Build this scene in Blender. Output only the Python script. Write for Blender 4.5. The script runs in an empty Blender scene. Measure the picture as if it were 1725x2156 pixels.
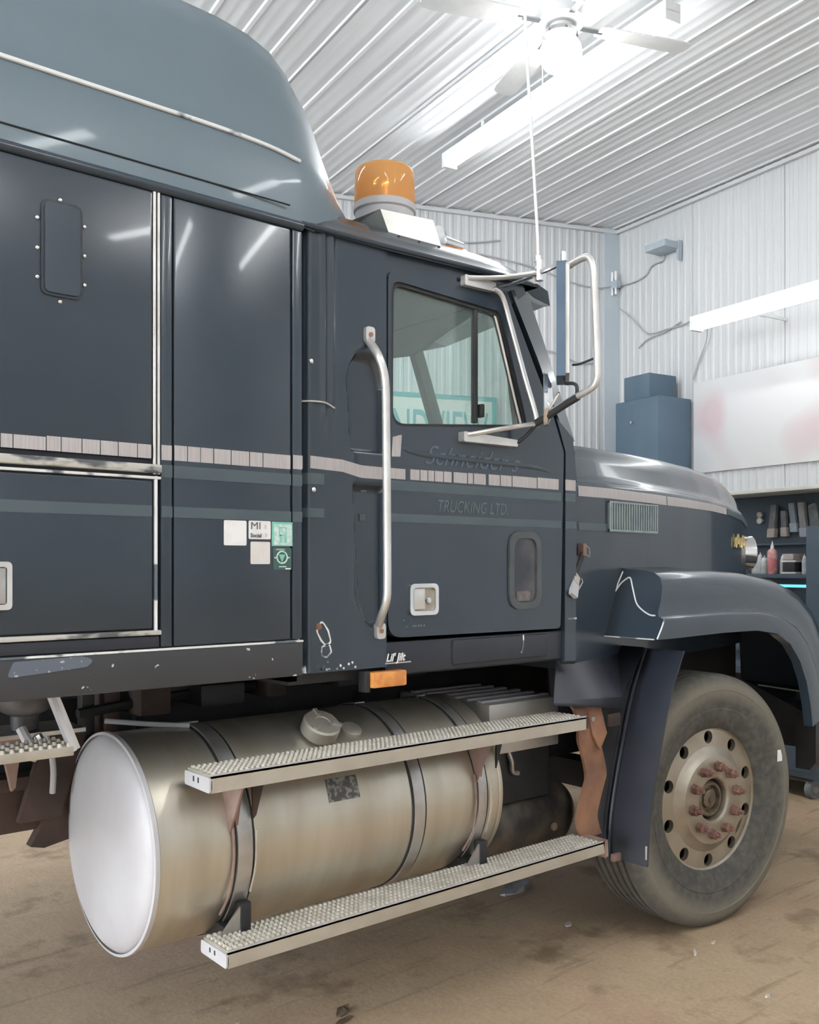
import bpy, bmesh, math, random
from mathutils import Vector, Matrix
random.seed(7)
PI = math.pi
scene = bpy.context.scene
col = scene.collection

# ------------------------------------------------------------------ camera
cam_d = bpy.data.cameras.new('camera')
cam = bpy.data.objects.new('camera', cam_d); col.objects.link(cam)
cam_d.sensor_width = 36.0
cam_d.lens = 2000.0 / 2156.0 * 36.0
cam_d.shift_y = 112.0 / 2156.0            # horizon a little below the middle, verticals stay vertical
cam_d.clip_end = 200
cam.location = (0, 0, 1.49)
cam.rotation_euler = (PI/2, 0, math.radians(50.05 - 90))
scene.camera = cam

# ------------------------------------------------------------------ world, lights, exposure
wd = bpy.data.worlds.new('sky'); scene.world = wd; wd.use_nodes = True
bg = wd.node_tree.nodes['Background']
bg.inputs[0].default_value = (0.86, 0.93, 1.0, 1)
bg.inputs[1].default_value = 10.0          # daylight outside the open bay door
TUBE = 23.0                               # emission of the fluorescent tubes
vs = scene.view_settings
vs.view_transform = 'Standard'; vs.look = 'None'; vs.gamma = 1.0; vs.use_curve_mapping = False
vs.exposure = 0.95
scene.cycles.use_light_tree = False
scene.cycles.max_bounces = 6
scene.cycles.diffuse_bounces = 4
scene.cycles.glossy_bounces = 3
scene.cycles.caustics_reflective = False
scene.cycles.caustics_refractive = False
scene.cycles.sample_clamp_indirect = 6.0

# ------------------------------------------------------------------ materials
MATS = {}
def mat(name, c, rough=0.5, metal=0.0, c2=None, scale=6.0, lo=0.4, hi=0.65, bump=0.0, bscale=60.0, coat=0.0,
        emit=None, estr=0.0, stretch=(1, 1, 1), spec=0.5, rough2=None, detail=3.0):
    if name in MATS: return MATS[name]
    m = bpy.data.materials.new(name); m.use_nodes = True; MATS[name] = m
    nt = m.node_tree; n = nt.nodes; L = nt.links
    p = n['Principled BSDF']
    p.inputs['Base Color'].default_value = (*c, 1)
    p.inputs['Roughness'].default_value = rough
    p.inputs['Metallic'].default_value = metal
    p.inputs['Specular IOR Level'].default_value = spec
    if coat: p.inputs['Coat Weight'].default_value = coat; p.inputs['Coat Roughness'].default_value = 0.06
    if emit: p.inputs['Emission Color'].default_value = (*emit, 1); p.inputs['Emission Strength'].default_value = estr
    geo = n.new('ShaderNodeNewGeometry')
    mp = n.new('ShaderNodeMapping'); mp.inputs['Scale'].default_value = stretch
    L.new(geo.outputs['Position'], mp.inputs['Vector'])
    if c2:
        t = n.new('ShaderNodeTexNoise'); t.inputs['Scale'].default_value = scale; t.inputs['Detail'].default_value = detail
        L.new(mp.outputs[0], t.inputs['Vector'])
        r = n.new('ShaderNodeValToRGB')
        r.color_ramp.elements[0].position = lo; r.color_ramp.elements[0].color = (*c, 1)
        r.color_ramp.elements[1].position = hi; r.color_ramp.elements[1].color = (*c2, 1)
        L.new(t.outputs['Fac'], r.inputs['Fac']); L.new(r.outputs['Color'], p.inputs['Base Color'])
        if rough2 is not None:
            mr = n.new('ShaderNodeMapRange'); mr.inputs[1].default_value = lo; mr.inputs[2].default_value = hi
            mr.inputs[3].default_value = rough; mr.inputs[4].default_value = rough2
            L.new(t.outputs['Fac'], mr.inputs[0]); L.new(mr.outputs[0], p.inputs['Roughness'])
    if bump:
        t2 = n.new('ShaderNodeTexNoise'); t2.inputs['Scale'].default_value = bscale; t2.inputs['Detail'].default_value = 2
        L.new(mp.outputs[0], t2.inputs['Vector'])
        b = n.new('ShaderNodeBump'); b.inputs['Strength'].default_value = bump; b.inputs['Distance'].default_value = 0.01
        L.new(t2.outputs['Fac'], b.inputs['Height']); L.new(b.outputs[0], p.inputs['Normal'])
    return m

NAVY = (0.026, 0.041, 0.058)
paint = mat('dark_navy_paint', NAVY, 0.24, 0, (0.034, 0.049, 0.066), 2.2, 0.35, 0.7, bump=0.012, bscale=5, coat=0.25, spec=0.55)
paint_glare = mat('glare_lightened_navy_paint', (0.125, 0.172, 0.208), 0.38, 0, (0.14, 0.188, 0.222), 1.6, 0.35, 0.7, bump=0.01, bscale=5, coat=0.2)  # fairing navy lightened: veil glare and ceiling reflection put into the colour
paint_dull = mat('dull_navy_paint', (0.022, 0.026, 0.038), 0.42, 0, (0.034, 0.038, 0.05), 3.0, bump=0.03, bscale=40)
chipped = mat('chipped_navy_paint', (0.045, 0.047, 0.052), 0.45, 0, (0.62, 0.63, 0.62), 26, 0.70, 0.715, detail=2)
worn = mat('worn_cream_edge', (0.55, 0.54, 0.50), 0.6, 0, (0.10, 0.11, 0.12), 30, 0.50, 0.62, stretch=(0.35, 1, 1))
worn_w = mat('worn_white_edge', (0.78, 0.80, 0.80), 0.6, 0, (0.12, 0.15, 0.18), 9, 0.56, 0.60, stretch=(0.8, 1, 1))
seam_m = mat('seam_black', (0.012, 0.014, 0.017), 0.7)
rubber = mat('black_rubber', (0.018, 0.018, 0.019), 0.6, c2=(0.035, 0.034, 0.032), scale=12)
tire_m = mat('dusty_tire_rubber', (0.055, 0.055, 0.053), 0.8, 0, (0.13, 0.12, 0.10), 30, 0.40, 0.85, bump=0.1, bscale=90)
def add_radial_dust(m):
    nt = m.node_tree; n = nt.nodes; L = nt.links; p = n['Principled BSDF']
    src = p.inputs['Base Color'].links[0].from_socket
    tc = n.new('ShaderNodeTexCoord'); mu = n.new('ShaderNodeVectorMath'); mu.operation = 'MULTIPLY'; mu.inputs[1].default_value = (1, 0, 1)
    le = n.new('ShaderNodeVectorMath'); le.operation = 'LENGTH'
    L.new(tc.outputs['Object'], mu.inputs[0]); L.new(mu.outputs[0], le.inputs[0])
    r = n.new('ShaderNodeValToRGB'); e = r.color_ramp.elements
    e[0].position = .30; e[0].color = (.05, .05, .05, 1); e[1].position = .52; e[1].color = (.25, .25, .25, 1)
    for q, v in ((.40, .12), (.445, .75), (.475, .85), (.50, .40)):
        k = e.new(q); k.color = (v, v, v, 1)
    L.new(le.outputs['Value'], r.inputs[0])
    mx = n.new('ShaderNodeMix'); mx.data_type = 'RGBA'
    L.new(r.outputs[0], mx.inputs[0]); L.new(src, mx.inputs[6]); mx.inputs[7].default_value = (.21, .19, .15, 1)
    L.new(mx.outputs[2], p.inputs['Base Color'])
add_radial_dust(tire_m)
alu = mat('aged_aluminium', (0.62, 0.585, 0.50), 0.35, 0.78, (0.50, 0.45, 0.36), 2.6, 0.35, 0.7, bump=0.015, bscale=18, rough2=0.44, stretch=(4, 1, .7))
alu_end = mat('brushed_pale_aluminium', (0.54, 0.535, 0.55), 0.6, 0.2, (0.48, 0.47, 0.485), 5, 0.35, 0.7, bump=0.02, bscale=60)
alu_step = mat('step_aluminium', (0.56, 0.525, 0.455), 0.5, 0.55, (0.47, 0.43, 0.36), 8, 0.35, 0.7)
rim_m = mat('dirty_rim_aluminium', (0.46, 0.42, 0.35), 0.42, 0.85, (0.31, 0.26, 0.20), 5, 0.35, 0.7, rough2=0.6)
tooth_m = mat('tread_teeth_aluminium', (0.66, 0.62, 0.54), 0.5, 0.4, (0.54, 0.50, 0.42), 20)
steel = mat('strap_steel', (0.55, 0.54, 0.52), 0.36, 0.8, (0.40, 0.38, 0.36), 9)
chrome = mat('chrome', (0.78, 0.79, 0.80), 0.14, 1.0, (0.66, 0.66, 0.66), 10)
satin = mat('satin_aluminium_tube', (0.72, 0.71, 0.69), 0.38, 0.7, (0.6, 0.58, 0.55), 9)
rust = mat('rusted_steel', (0.23, 0.125, 0.09), 0.8, 0.1, (0.40, 0.21, 0.12), 6, 0.40, 0.66, bump=0.15, bscale=70)
rust_pink = mat('pinkish_primer_rust', (0.34, 0.235, 0.20), 0.75, 0.1, (0.24, 0.15, 0.12), 12, bump=0.1)
rust_dark = mat('dark_rusted_chassis', (0.05, 0.036, 0.031), 0.8, 0.1, (0.095, 0.062, 0.05), 5, 0.4, 0.65, bump=0.15, bscale=40)
black_m = mat('chassis_black', (0.020, 0.020, 0.022), 0.55, 0, (0.032, 0.032, 0.033), 6)
stripe_s = mat('silver_pink_tape', (0.50, 0.46, 0.455), 0.5, 0.1, (0.42, 0.40, 0.40), 40, 0.4, 0.6, stretch=(6, 1, 0.3))
stripe_t = mat('faded_teal_stripe', (0.070, 0.098, 0.115), 0.35, 0, (0.082, 0.11, 0.125), 6)
ghost = mat('ghost_lettering', (0.105, 0.135, 0.145), 0.4)
ghost2 = mat('ghost_script', (0.075, 0.105, 0.14), 0.25)
amber = mat('amber_lens', (0.80, 0.36, 0.10), 0.3, 0, (0.66, 0.25, 0.07), 30, 0.4, 0.6, emit=(1, .45, .1), estr=0.0)
white_m = mat('white_plastic', (0.82, 0.83, 0.83), 0.4, c2=(0.76, 0.77, 0.77), scale=9)
sticker_w = mat('white_sticker', (0.84, 0.84, 0.84), 0.5, c2=(0.78, 0.78, 0.78), scale=30)
sticker_b = mat('beige_sticker', (0.72, 0.69, 0.66), 0.5, c2=(0.66, 0.64, 0.61), scale=30)
sticker_g = mat('green_sticker', (0.20, 0.55, 0.44), 0.5, c2=(0.26, 0.6, 0.5), scale=30)
sticker_pg = mat('pale_green_print', (0.62, 0.76, 0.70), 0.5, c2=(0.40, 0.64, 0.56), scale=90, lo=0.45, hi=0.6)
sticker_k = mat('black_print', (0.10, 0.10, 0.11), 0.5)
sticker_dg = mat('dark_green_decal', (0.05, 0.11, 0.10), 0.5)
gold = mat('gold_emblem', (0.75, 0.58, 0.28), 0.3, 0.8, (0.6, 0.45, 0.2), 40)
wallm = mat('white_painted_steel', (0.60, 0.61, 0.615), 0.42, 0, (0.555, 0.565, 0.57), 1.2, 0.35, 0.7, stretch=(1, 1, 0.25))
ceilm = mat('white_ceiling_steel', (0.76, 0.775, 0.785), 0.45, 0, (0.71, 0.725, 0.735), 1.0, 0.35, 0.7)
trim_m = mat('cream_trim', (0.66, 0.65, 0.60), 0.5, c2=(0.60, 0.59, 0.55), scale=4)
dkblue = mat('haze_lifted_black_board', (0.058, 0.085, 0.115), 0.5, 0, (0.075, 0.10, 0.13), 3)  # black board lifted to blue-grey, distance haze mixed into its colour
cabm = mat('haze_lifted_black_cabinet', (0.085, 0.135, 0.185), 0.5, 0, (0.10, 0.15, 0.20), 4)  # black cabinet with the same blue haze painted into the colour
greym = mat('grey_fabric', (0.16, 0.17, 0.18), 0.8, 0, (0.24, 0.25, 0.26), 14)
tan_m = mat('tan_bristle', (0.44, 0.39, 0.36), 0.8, 0, (0.52, 0.47, 0.43), 40)
red_m = mat('faded_red_plastic', (0.58, 0.20, 0.20), 0.45, 0, (0.74, 0.42, 0.42), 14, 0.45, 0.6)
clear_m = mat('cloudy_bottle', (0.45, 0.47, 0.48), 0.3, 0, (0.62, 0.63, 0.63), 20)
tubem = mat('lit_strip_diffuser', (1, 1, 1), 0.5, emit=(0.96, 0.985, 1.0), estr=TUBE)
globem = mat('lit_globe', (1, 1, 1), 0.5, emit=(1.0, 0.985, 0.95), estr=20)
cyanm = mat('lit_cyan_strip', (0.1, 0.6, 0.8), 0.5, emit=(0.13, 0.60, 0.78), estr=0.7)
cable = mat('grey_cable', (0.42, 0.42, 0.43), 0.6)
teal_ink = mat('teal_sign_ink', (0.14, 0.42, 0.44), 0.5)
signw = mat('white_sign_board', (0.72, 0.74, 0.70), 0.5, c2=(0.68, 0.70, 0.67), scale=4)
banner = mat('pale_banner_red_marks', (0.70, 0.70, 0.70), 0.6, 0, (0.66, 0.54, 0.555), 2.0, 0.52, 0.72, detail=0.5)
interior = mat('cab_interior', (0.045, 0.052, 0.055), 0.7, c2=(0.06, 0.066, 0.07), scale=6)
leafm = mat('dry_leaf', (0.10, 0.07, 0.05), 0.7, c2=(0.17, 0.12, 0.08), scale=60)
paper = mat('scrap_paper', (0.62, 0.58, 0.52), 0.7, c2=(0.5, 0.46, 0.4), scale=60)
plastic = mat('crumpled_plastic', (0.42, 0.43, 0.45), 0.35, c2=(0.3, 0.3, 0.31), scale=40)

def glass_mat(name, tint, refl=1.0, dust=0.0):
    m = bpy.data.materials.new(name); m.use_nodes = True
    nt = m.node_tree; n = nt.nodes; L = nt.links; n.remove(n['Principled BSDF'])
    tr = n.new('ShaderNodeBsdfTransparent'); tr.inputs[0].default_value = (*tint, 1)
    gl = n.new('ShaderNodeBsdfGlossy'); gl.inputs['Roughness'].default_value = 0.02
    gl.inputs[0].default_value = (refl, refl, refl, 1)
    fr = n.new('ShaderNodeFresnel'); gm = n.new('ShaderNodeNewGeometry'); mr = n.new('ShaderNodeMapRange')
    mr.inputs[3].default_value = 1.5; mr.inputs[4].default_value = 1/1.5      # same reflectance on both faces of the pane
    L.new(gm.outputs['Backfacing'], mr.inputs[0]); L.new(mr.outputs[0], fr.inputs[0])
    mx = n.new('ShaderNodeMixShader')
    L.new(fr.outputs[0], mx.inputs[0]); L.new(tr.outputs[0], mx.inputs[1]); L.new(gl.outputs[0], mx.inputs[2])
    df = n.new('ShaderNodeBsdfDiffuse'); df.inputs[0].default_value = (.6, .72, .7, 1)
    m2 = n.new('ShaderNodeMixShader'); m2.inputs[0].default_value = dust
    L.new(mx.outputs[0], m2.inputs[1]); L.new(df.outputs[0], m2.inputs[2])
    L.new(m2.outputs[0], n['Material Output'].inputs[0])
    return m
glass_door = glass_mat('teal_tinted_glass', (0.905, 0.970, 0.945), 0.9, 0.10)
glass_ws = glass_mat('windshield_glass', (0.95, 0.985, 0.975), 0.6, 0.02)
glass_dark = glass_mat('smoked_glass', (0.20, 0.22, 0.24), 1.0, 0.08)

def floor_mat():
    m = bpy.data.materials.new('stained_concrete'); m.use_nodes = True
    nt = m.node_tree; n = nt.nodes; L = nt.links; p = n['Principled BSDF']
    geo = n.new('ShaderNodeNewGeometry')
    def noise(scale, det, stretch=(1, 1, 1), rot=0):
        mp = n.new('ShaderNodeMapping'); mp.inputs['Scale'].default_value = stretch
        mp.inputs['Rotation'].default_value = (0, 0, rot)
        L.new(geo.outputs['Position'], mp.inputs[0])
        t = n.new('ShaderNodeTexNoise'); t.inputs['Scale'].default_value = scale; t.inputs['Detail'].default_value = det
        t.inputs['Roughness'].default_value = 0.62
        L.new(mp.outputs[0], t.inputs[0]); return t
    def ramp(t, a, ca, b, cb):
        r = n.new('ShaderNodeValToRGB'); e = r.color_ramp.elements
        e[0].position = a; e[0].color = (*ca, 1); e[1].position = b; e[1].color = (*cb, 1)
        L.new(t.outputs['Fac'], r.inputs[0]); return r
    def mix(f, a, b, mode='MIX'):
        x = n.new('ShaderNodeMix'); x.data_type = 'RGBA'; x.blend_type = mode
        if isinstance(f, float): x.inputs[0].default_value = f
        else: L.new(f, x.inputs[0])
        L.new(a, x.inputs[6]); L.new(b, x.inputs[7]); return x.outputs[2]
    base = ramp(noise(1.1, 4), 0.34, (0.41, 0.31, 0.22), 0.66, (0.66, 0.53, 0.39))
    pink = ramp(noise(0.9, 4), 0.50, (0.58, 0.48, 0.345), 0.66, (0.54, 0.365, 0.29))
    c = mix(0.45, base.outputs[0], pink.outputs[0])
    oil = ramp(noise(2.3, 5), 0.33, (0.52, 0.49, 0.47), 0.45, (1, 1, 1))
    c = mix(1.0, c, oil.outputs[0], 'MULTIPLY')
    scr = ramp(noise(3.0, 5, (0.5, 5.0, 1), math.radians(-6)), 0.30, (0.45, 0.42, 0.40), 0.42, (1, 1, 1))
    c = mix(0.6, c, scr.outputs[0], 'MULTIPLY')
    fine = ramp(noise(60, 2), 0.3, (0.90, 0.90, 0.90), 0.7, (1.06, 1.06, 1.06))
    c = mix(1.0, c, fine.outputs[0], 'MULTIPLY')
    wm = n.new('ShaderNodeRGB'); wm.outputs[0].default_value = (.84, .77, .695, 1)
    c = mix(1.0, c, wm.outputs[0], 'MULTIPLY')
    L.new(c, p.inputs['Base Color'])
    p.inputs['Roughness'].default_value = 0.62
    b = n.new('ShaderNodeBump'); b.inputs['Strength'].default_value = 0.25; b.inputs['Distance'].default_value = 0.01
    L.new(noise(25, 3).outputs['Fac'], b.inputs['Height']); L.new(b.outputs[0], p.inputs['Normal'])
    return m
floor_m = floor_mat()

# ------------------------------------------------------------------ helpers
WL = {}                                   # world location of every object made here
def tag(o, label=None, cat=None, group=None, kind=None):
    if label: o['label'] = label
    if cat: o['category'] = cat
    if group: o['group'] = group
    if kind: o['kind'] = kind
    return o
def link(o, loc, parent=None):
    col.objects.link(o); o.parent = parent
    base = WL[parent.name] if parent else Vector((0, 0, 0))
    o.location = Vector(loc) - base
    WL[o.name] = Vector(loc)
    return o
def empty(name, loc, parent=None):
    o = bpy.data.objects.new(name, None); o.empty_display_size = 0.1
    return link(o, loc, parent)
def interp(xs, ys, x):
    if x <= xs[0]: return ys[0]
    for i in range(1, len(xs)):
        if x <= xs[i]:
            t = (x-xs[i-1])/(xs[i]-xs[i-1]); return ys[i-1]+(ys[i]-ys[i-1])*t
    return ys[-1]
def rounded(pts, r, n=5):
    out = []; N = len(pts)
    rr = r if isinstance(r, (list, tuple)) else [r]*N
    for i in range(N):
        p = Vector(pts[i]); a = Vector(pts[i-1])-p; b = Vector(pts[(i+1) % N])-p
        k = rr[i]
        if k <= 0: out.append(tuple(p)); continue
        a.normalize(); b.normalize()
        half = a.angle(b)/2; d = k/math.tan(half)
        p1 = p+a*d; p2 = p+b*d
        for j in range(n+1):
            t = j/n
            q = p1*(1-t)**2 + p*2*t*(1-t) + p2*t*t
            out.append((q.x, q.y))
    return out
def rect(x0, x1, z0, z1): return [(x0, z0), (x1, z0), (x1, z1), (x0, z1)]

class MB:
    def __init__(s): s.v = []; s.f = []
    def add(s, vs_, fs):
        o = len(s.v); s.v += [Vector(v) for v in vs_]; s.f += [[i+o for i in f] for f in fs]; return s
    def box(s, x0, x1, y0, y1, z0, z1):
        return s.add([(x0,y0,z0),(x1,y0,z0),(x1,y1,z0),(x0,y1,z0),(x0,y0,z1),(x1,y0,z1),(x1,y1,z1),(x0,y1,z1)],
                     [(0,3,2,1),(4,5,6,7),(0,1,5,4),(1,2,6,5),(2,3,7,6),(3,0,4,7)])
    def bbox(s, x0, x1, y0, y1, z0, z1, r=0.005, seg=2):
        bm = bmesh.new(); bmesh.ops.create_cube(bm, size=1)
        for v in bm.verts: v.co = Vector(((x0+x1)/2+v.co.x*(x1-x0), (y0+y1)/2+v.co.y*(y1-y0), (z0+z1)/2+v.co.z*(z1-z0)))
        bmesh.ops.bevel(bm, geom=list(bm.edges), offset=min(r, .45*min(x1-x0, y1-y0, z1-z0)), segments=seg, profile=0.6, affect='EDGES')
        return s.frombm(bm)
    def frombm(s, bm):
        bm.verts.index_update()
        s.add([v.co.copy() for v in bm.verts], [[v.index for v in f.verts] for f in bm.faces]); bm.free(); return s
    def beam(s, p, q, w, h, up=(0,0,1)):
        p = Vector(p); q = Vector(q); d = (q-p).normalized(); u = Vector(up)
        sd = d.cross(u)
        if sd.length < 1e-4: sd = d.cross(Vector((1,0,0)))
        sd.normalize(); u = sd.cross(d).normalized()
        c = [sd*w/2+u*h/2, -sd*w/2+u*h/2, -sd*w/2-u*h/2, sd*w/2-u*h/2]
        return s.add([p+k for k in c]+[q+k for k in c], [(0,3,2,1),(4,5,6,7),(0,1,5,4),(1,2,6,5),(2,3,7,6),(3,0,4,7)])
    def cyl(s, p, q, r, r2=None, n=16, cap=True):
        p = Vector(p); q = Vector(q); d = (q-p).normalized(); r2 = r if r2 is None else r2
        a = d.orthogonal().normalized(); b = d.cross(a)
        vs_ = [p+(a*math.cos(2*PI*i/n)+b*math.sin(2*PI*i/n))*r for i in range(n)] + [q+(a*math.cos(2*PI*i/n)+b*math.sin(2*PI*i/n))*r2 for i in range(n)]
        fs = [(i, (i+1) % n, n+(i+1) % n, n+i) for i in range(n)]
        if cap: fs += [tuple(range(n-1, -1, -1)), tuple(range(n, 2*n))]
        return s.add(vs_, fs)
    def tube(s, pts, r, n=10, sub=4):
        P = [Vector(p) for p in pts]
        if len(P) > 2 and sub > 1:
            Q = []
            for i in range(len(P)-1):
                p0 = P[max(i-1,0)]; p1 = P[i]; p2 = P[i+1]; p3 = P[min(i+2,len(P)-1)]
                for k in range(sub):
                    t = k/sub
                    Q.append(0.5*((2*p1)+(p2-p0)*t+(2*p0-5*p1+4*p2-p3)*t*t+(3*p1-p0-3*p2+p3)*t**3))
            Q.append(P[-1]); P = Q
        a = (P[1]-P[0]).orthogonal().normalized(); rings = []
        for i, p in enumerate(P):
            d = (P[min(i+1,len(P)-1)]-P[max(i-1,0)]).normalized()
            a = (a-d*a.dot(d)).normalized(); b = d.cross(a)
            rr = r[i] if isinstance(r, list) else r
            rings.append([p+(a*math.cos(2*PI*k/n)+b*math.sin(2*PI*k/n))*rr for k in range(n)])
        return s.loft(rings, True, True)
    def loft(s, secs, closed=False, caps=False):
        n = len(secs[0]); vs_ = [p for sec in secs for p in sec]; fs = []
        m = n if closed else n-1
        for i in range(len(secs)-1):
            for k in range(m):
                fs.append((i*n+k, i*n+(k+1) % n, (i+1)*n+(k+1) % n, (i+1)*n+k))
        if caps: fs += [tuple(range(n-1,-1,-1)), tuple(range((len(secs)-1)*n, len(secs)*n))]
        return s.add(vs_, fs)
    def lathe(s, prof, fn, n=64):
        """prof: (axial, radius); fn(axial, x, z) -> world"""
        return s.loft([[fn(q, r*math.cos(2*PI*i/n), r*math.sin(2*PI*i/n)) for q, r in prof] for i in range(n+1)])
    def prism(s, poly, y0, y1, fn=None):
        fn = fn or (lambda x, y, z: (x, y, z)); n = len(poly)
        vs_ = [fn(x, y0, z) for x, z in poly]+[fn(x, y1, z) for x, z in poly]
        fs = [tuple(range(n)), tuple(range(2*n-1, n-1, -1))]+[(i, n+i, n+(i+1) % n, (i+1) % n) for i in range(n)]
        return s.add(vs_, fs)
    def ringpanel(s, outer, inner, y0, y1, fn=None, extra=48):
        """plate between two star-shaped loops (x,z), thickness y0..y1"""
        fn = fn or (lambda x, y, z: (x, y, z))
        cx = sum(p[0] for p in inner)/len(inner); cz = sum(p[1] for p in inner)/len(inner)
        angs = [math.atan2(z-cz, x-cx) for x, z in outer+inner]+[-PI+2*PI*i/extra for i in range(extra)]
        angs = sorted(angs); A = []
        for a in angs:
            if not A or a-A[-1] > 1e-4: A.append(a)
        def hit(loop, a):
            dx, dz = math.cos(a), math.sin(a); best = None
            for i in range(len(loop)):
                x1, z1 = loop[i][0]-cx, loop[i][1]-cz; x2, z2 = loop[(i+1) % len(loop)][0]-cx, loop[(i+1) % len(loop)][1]-cz
                ex, ez = x2-x1, z2-z1; den = dx*ez-dz*ex
                if abs(den) < 1e-12: continue
                t = (x1*ez-z1*ex)/den; u = (x1*dz-z1*dx)/den
                if t > 0 and -1e-6 <= u <= 1+1e-6 and (best is None or t > best): best = t
            return (cx+dx*best, cz+dz*best)
        O = [hit(outer, a) for a in A]; I = [hit(inner, a) for a in A]; n = len(A)
        rings = [[fn(x, y0, z) for x, z in O], [fn(x, y0, z) for x, z in I], [fn(x, y1, z) for x, z in I], [fn(x, y1, z) for x, z in O], [fn(x, y0, z) for x, z in O]]
        return s.loft(rings, True)
    def xform(s, M): s.v = [M @ v for v in s.v]; return s
    def mesh(s, name, m, ang=35):
        c = Vector((0,0,0))
        if s.v:
            lo = Vector([min(v[i] for v in s.v) for i in range(3)]); hi = Vector([max(v[i] for v in s.v) for i in range(3)])
            c = (lo+hi)/2
        me = bpy.data.meshes.new(name)
        me.from_pydata([v-c for v in s.v], [], s.f); me.update()
        bm = bmesh.new(); bm.from_mesh(me)
        bmesh.ops.remove_doubles(bm, verts=bm.verts, dist=1e-5)
        bmesh.ops.recalc_face_normals(bm, faces=bm.faces)
        bm.to_mesh(me); bm.free()
        for p in me.polygons: p.use_smooth = True
        me.set_sharp_from_angle(angle=math.radians(ang))
        me.materials.append(m)
        return me, c
    def build(s, name, m, parent=None, label=None, ang=35, kind=None):
        me, c = s.mesh(name, m, ang)
        o = bpy.data.objects.new(name, me); link(o, c, parent)
        return tag(o, label, kind=kind)
def copy_at(o, loc, parent=None, rz=None):
    c = o.copy(); col.objects.link(c); c.parent = parent
    c.location = Vector(loc)-(WL[parent.name] if parent else Vector((0,0,0))); WL[c.name] = Vector(loc)
    if rz is not None: c.rotation_euler.z = rz
    return c
def text(name, body, size, m, loc, parent=None, rz=0.0, shear=0.0, sx=1.0, ext=0.0006, label=None, align='LEFT', bold=0.0):
    cu = bpy.data.curves.new(name, 'FONT'); cu.body = body; cu.size = size; cu.extrude = ext; cu.shear = shear; cu.align_x = align
    cu.offset = bold
    t = bpy.data.objects.new(name+'_tmp', cu); col.objects.link(t)
    dg = bpy.context.evaluated_depsgraph_get()
    me = bpy.data.meshes.new_from_object(t.evaluated_get(dg)); bpy.data.objects.remove(t); bpy.data.curves.remove(cu)
    me.transform(Matrix.Rotation(rz, 4, 'Z') @ Matrix.Rotation(PI/2, 4, 'X') @ Matrix.Diagonal((sx, 1, 1, 1)))
    me.materials.clear(); me.materials.append(m)
    o = bpy.data.objects.new(name, me); link(o, loc, parent)
    return tag(o, label)

# ------------------------------------------------------------------ the room
CX, CY, HC = 7.135, 5.516, 4.6            # far corner of the shop, ceiling height
Bv = Vector((.1529, .9882, 0)); Wv = Vector((-.933, .36, 0)).normalized(); Av = Vector((-.9882, .1529, 0))
Nr = Vector((-.9882, .1529, 0))           # into the room from the right wall
Nb = Vector((-.36, -.933, 0)).normalized()  # into the room from the back wall
Cn = Vector((CX, CY, 0))
def RW(s, off, z): return Cn+Bv*s+Nr*off+Vector((0, 0, z))   # s along the right wall (negative = nearer the camera)
def BW(s, off, z): return Cn+Wv*s+Nb*off+Vector((0, 0, z))
P1 = Cn; P2 = Cn+Wv*12.2; P3 = Cn-Bv*9.8+Av*12.0; P4 = Cn-Bv*9.8

fl = MB().add([Vector((p.x, p.y, 0)) for p in (P1+Bv*.6-Av*.6, P2+Bv*1, P3+Av*3-Bv*.6, P4-Bv*.6-Av*.6)], [(0, 1, 2, 3)]).build('floor', floor_m)
tag(fl, 'brown stained concrete shop floor with dark marks', kind='structure')

def corrugated(width, length, along, across, normal, pitch, depth, big=0):
    """one ribbed sheet: ribs run along `along`, profile across `across`; returns an MB at the origin"""
    prof = []; x = 0.0; k = 0
    while x < width-1e-6:
        d = depth*(4.0 if big and k % big == 0 else 1.0)
        w = pitch
        prof += [(x, 0), (x+w*.50, 0), (x+w*.62, d), (x+w*.88, d)]
        x += w; k += 1
    prof.append((width, 0))
    a = [across*p+normal*(q+.004) for p, q in prof]
    return MB().loft([a, [p+along*length for p in a]])
def wall_with_sheets(name, origin, d, n_in, length, label, holes=None, z1=HC, skip=()):
    back = MB()
    o0 = origin; o1 = origin+d*length
    for z_0, z_1, a0, a1 in (holes or [(0, z1, 0, length)]):
        q0 = origin+d*a0; q1 = origin+d*a1
        vs_ = [q0, q1, q1-n_in*.15, q0-n_in*.15]
        back.add([v+Vector((0,0,z_0)) for v in vs_]+[v+Vector((0,0,z_1)) for v in vs_], [(0,3,2,1),(4,5,6,7),(0,1,5,4),(1,2,6,5),(2,3,7,6),(3,0,4,7)])
    w = back.build(name, wallm, ang=30); tag(w, label, kind='structure')
    SW = 0.912; n = int(length/SW); first = None
    for i in range(n):
        if i in skip: continue
        p = origin+d*(i*SW)
        if first is None:
            mb = corrugated(SW-.004, z1, Vector((0,0,1)), d, n_in, .076, .006)
            me, c = mb.mesh('wall_sheet', wallm, 20)
            first = (me, c)
        o = bpy.data.objects.new('wall_sheet', first[0]); link(o, p+first[1], w)
    return w
wall_with_sheets('wall_right', Cn, -Bv, Nr, 9.8, 'white ribbed steel wall behind the tool board')
wall_with_sheets('wall_back', Cn, Wv, Nb, 11.9, 'white ribbed steel wall behind the truck cab')
wall_with_sheets('wall_front', P4, Av, Bv, 11.9, 'white ribbed steel wall behind the camera')
dl = (P3-P2); Ll = dl.length; dl.normalize(); nl = Vector((-dl.y, dl.x, 0))
if nl.dot(Cn-P2) < 0: nl = -nl
wall_with_sheets('wall_left', P2, dl, nl, Ll, 'white ribbed wall with an open bay door',
                 holes=[(0, HC, 0, 4.4), (0, HC, 9.4, Ll), (4.2, HC, 4.4, 9.4)], skip=set(range(4, 11)))

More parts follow.
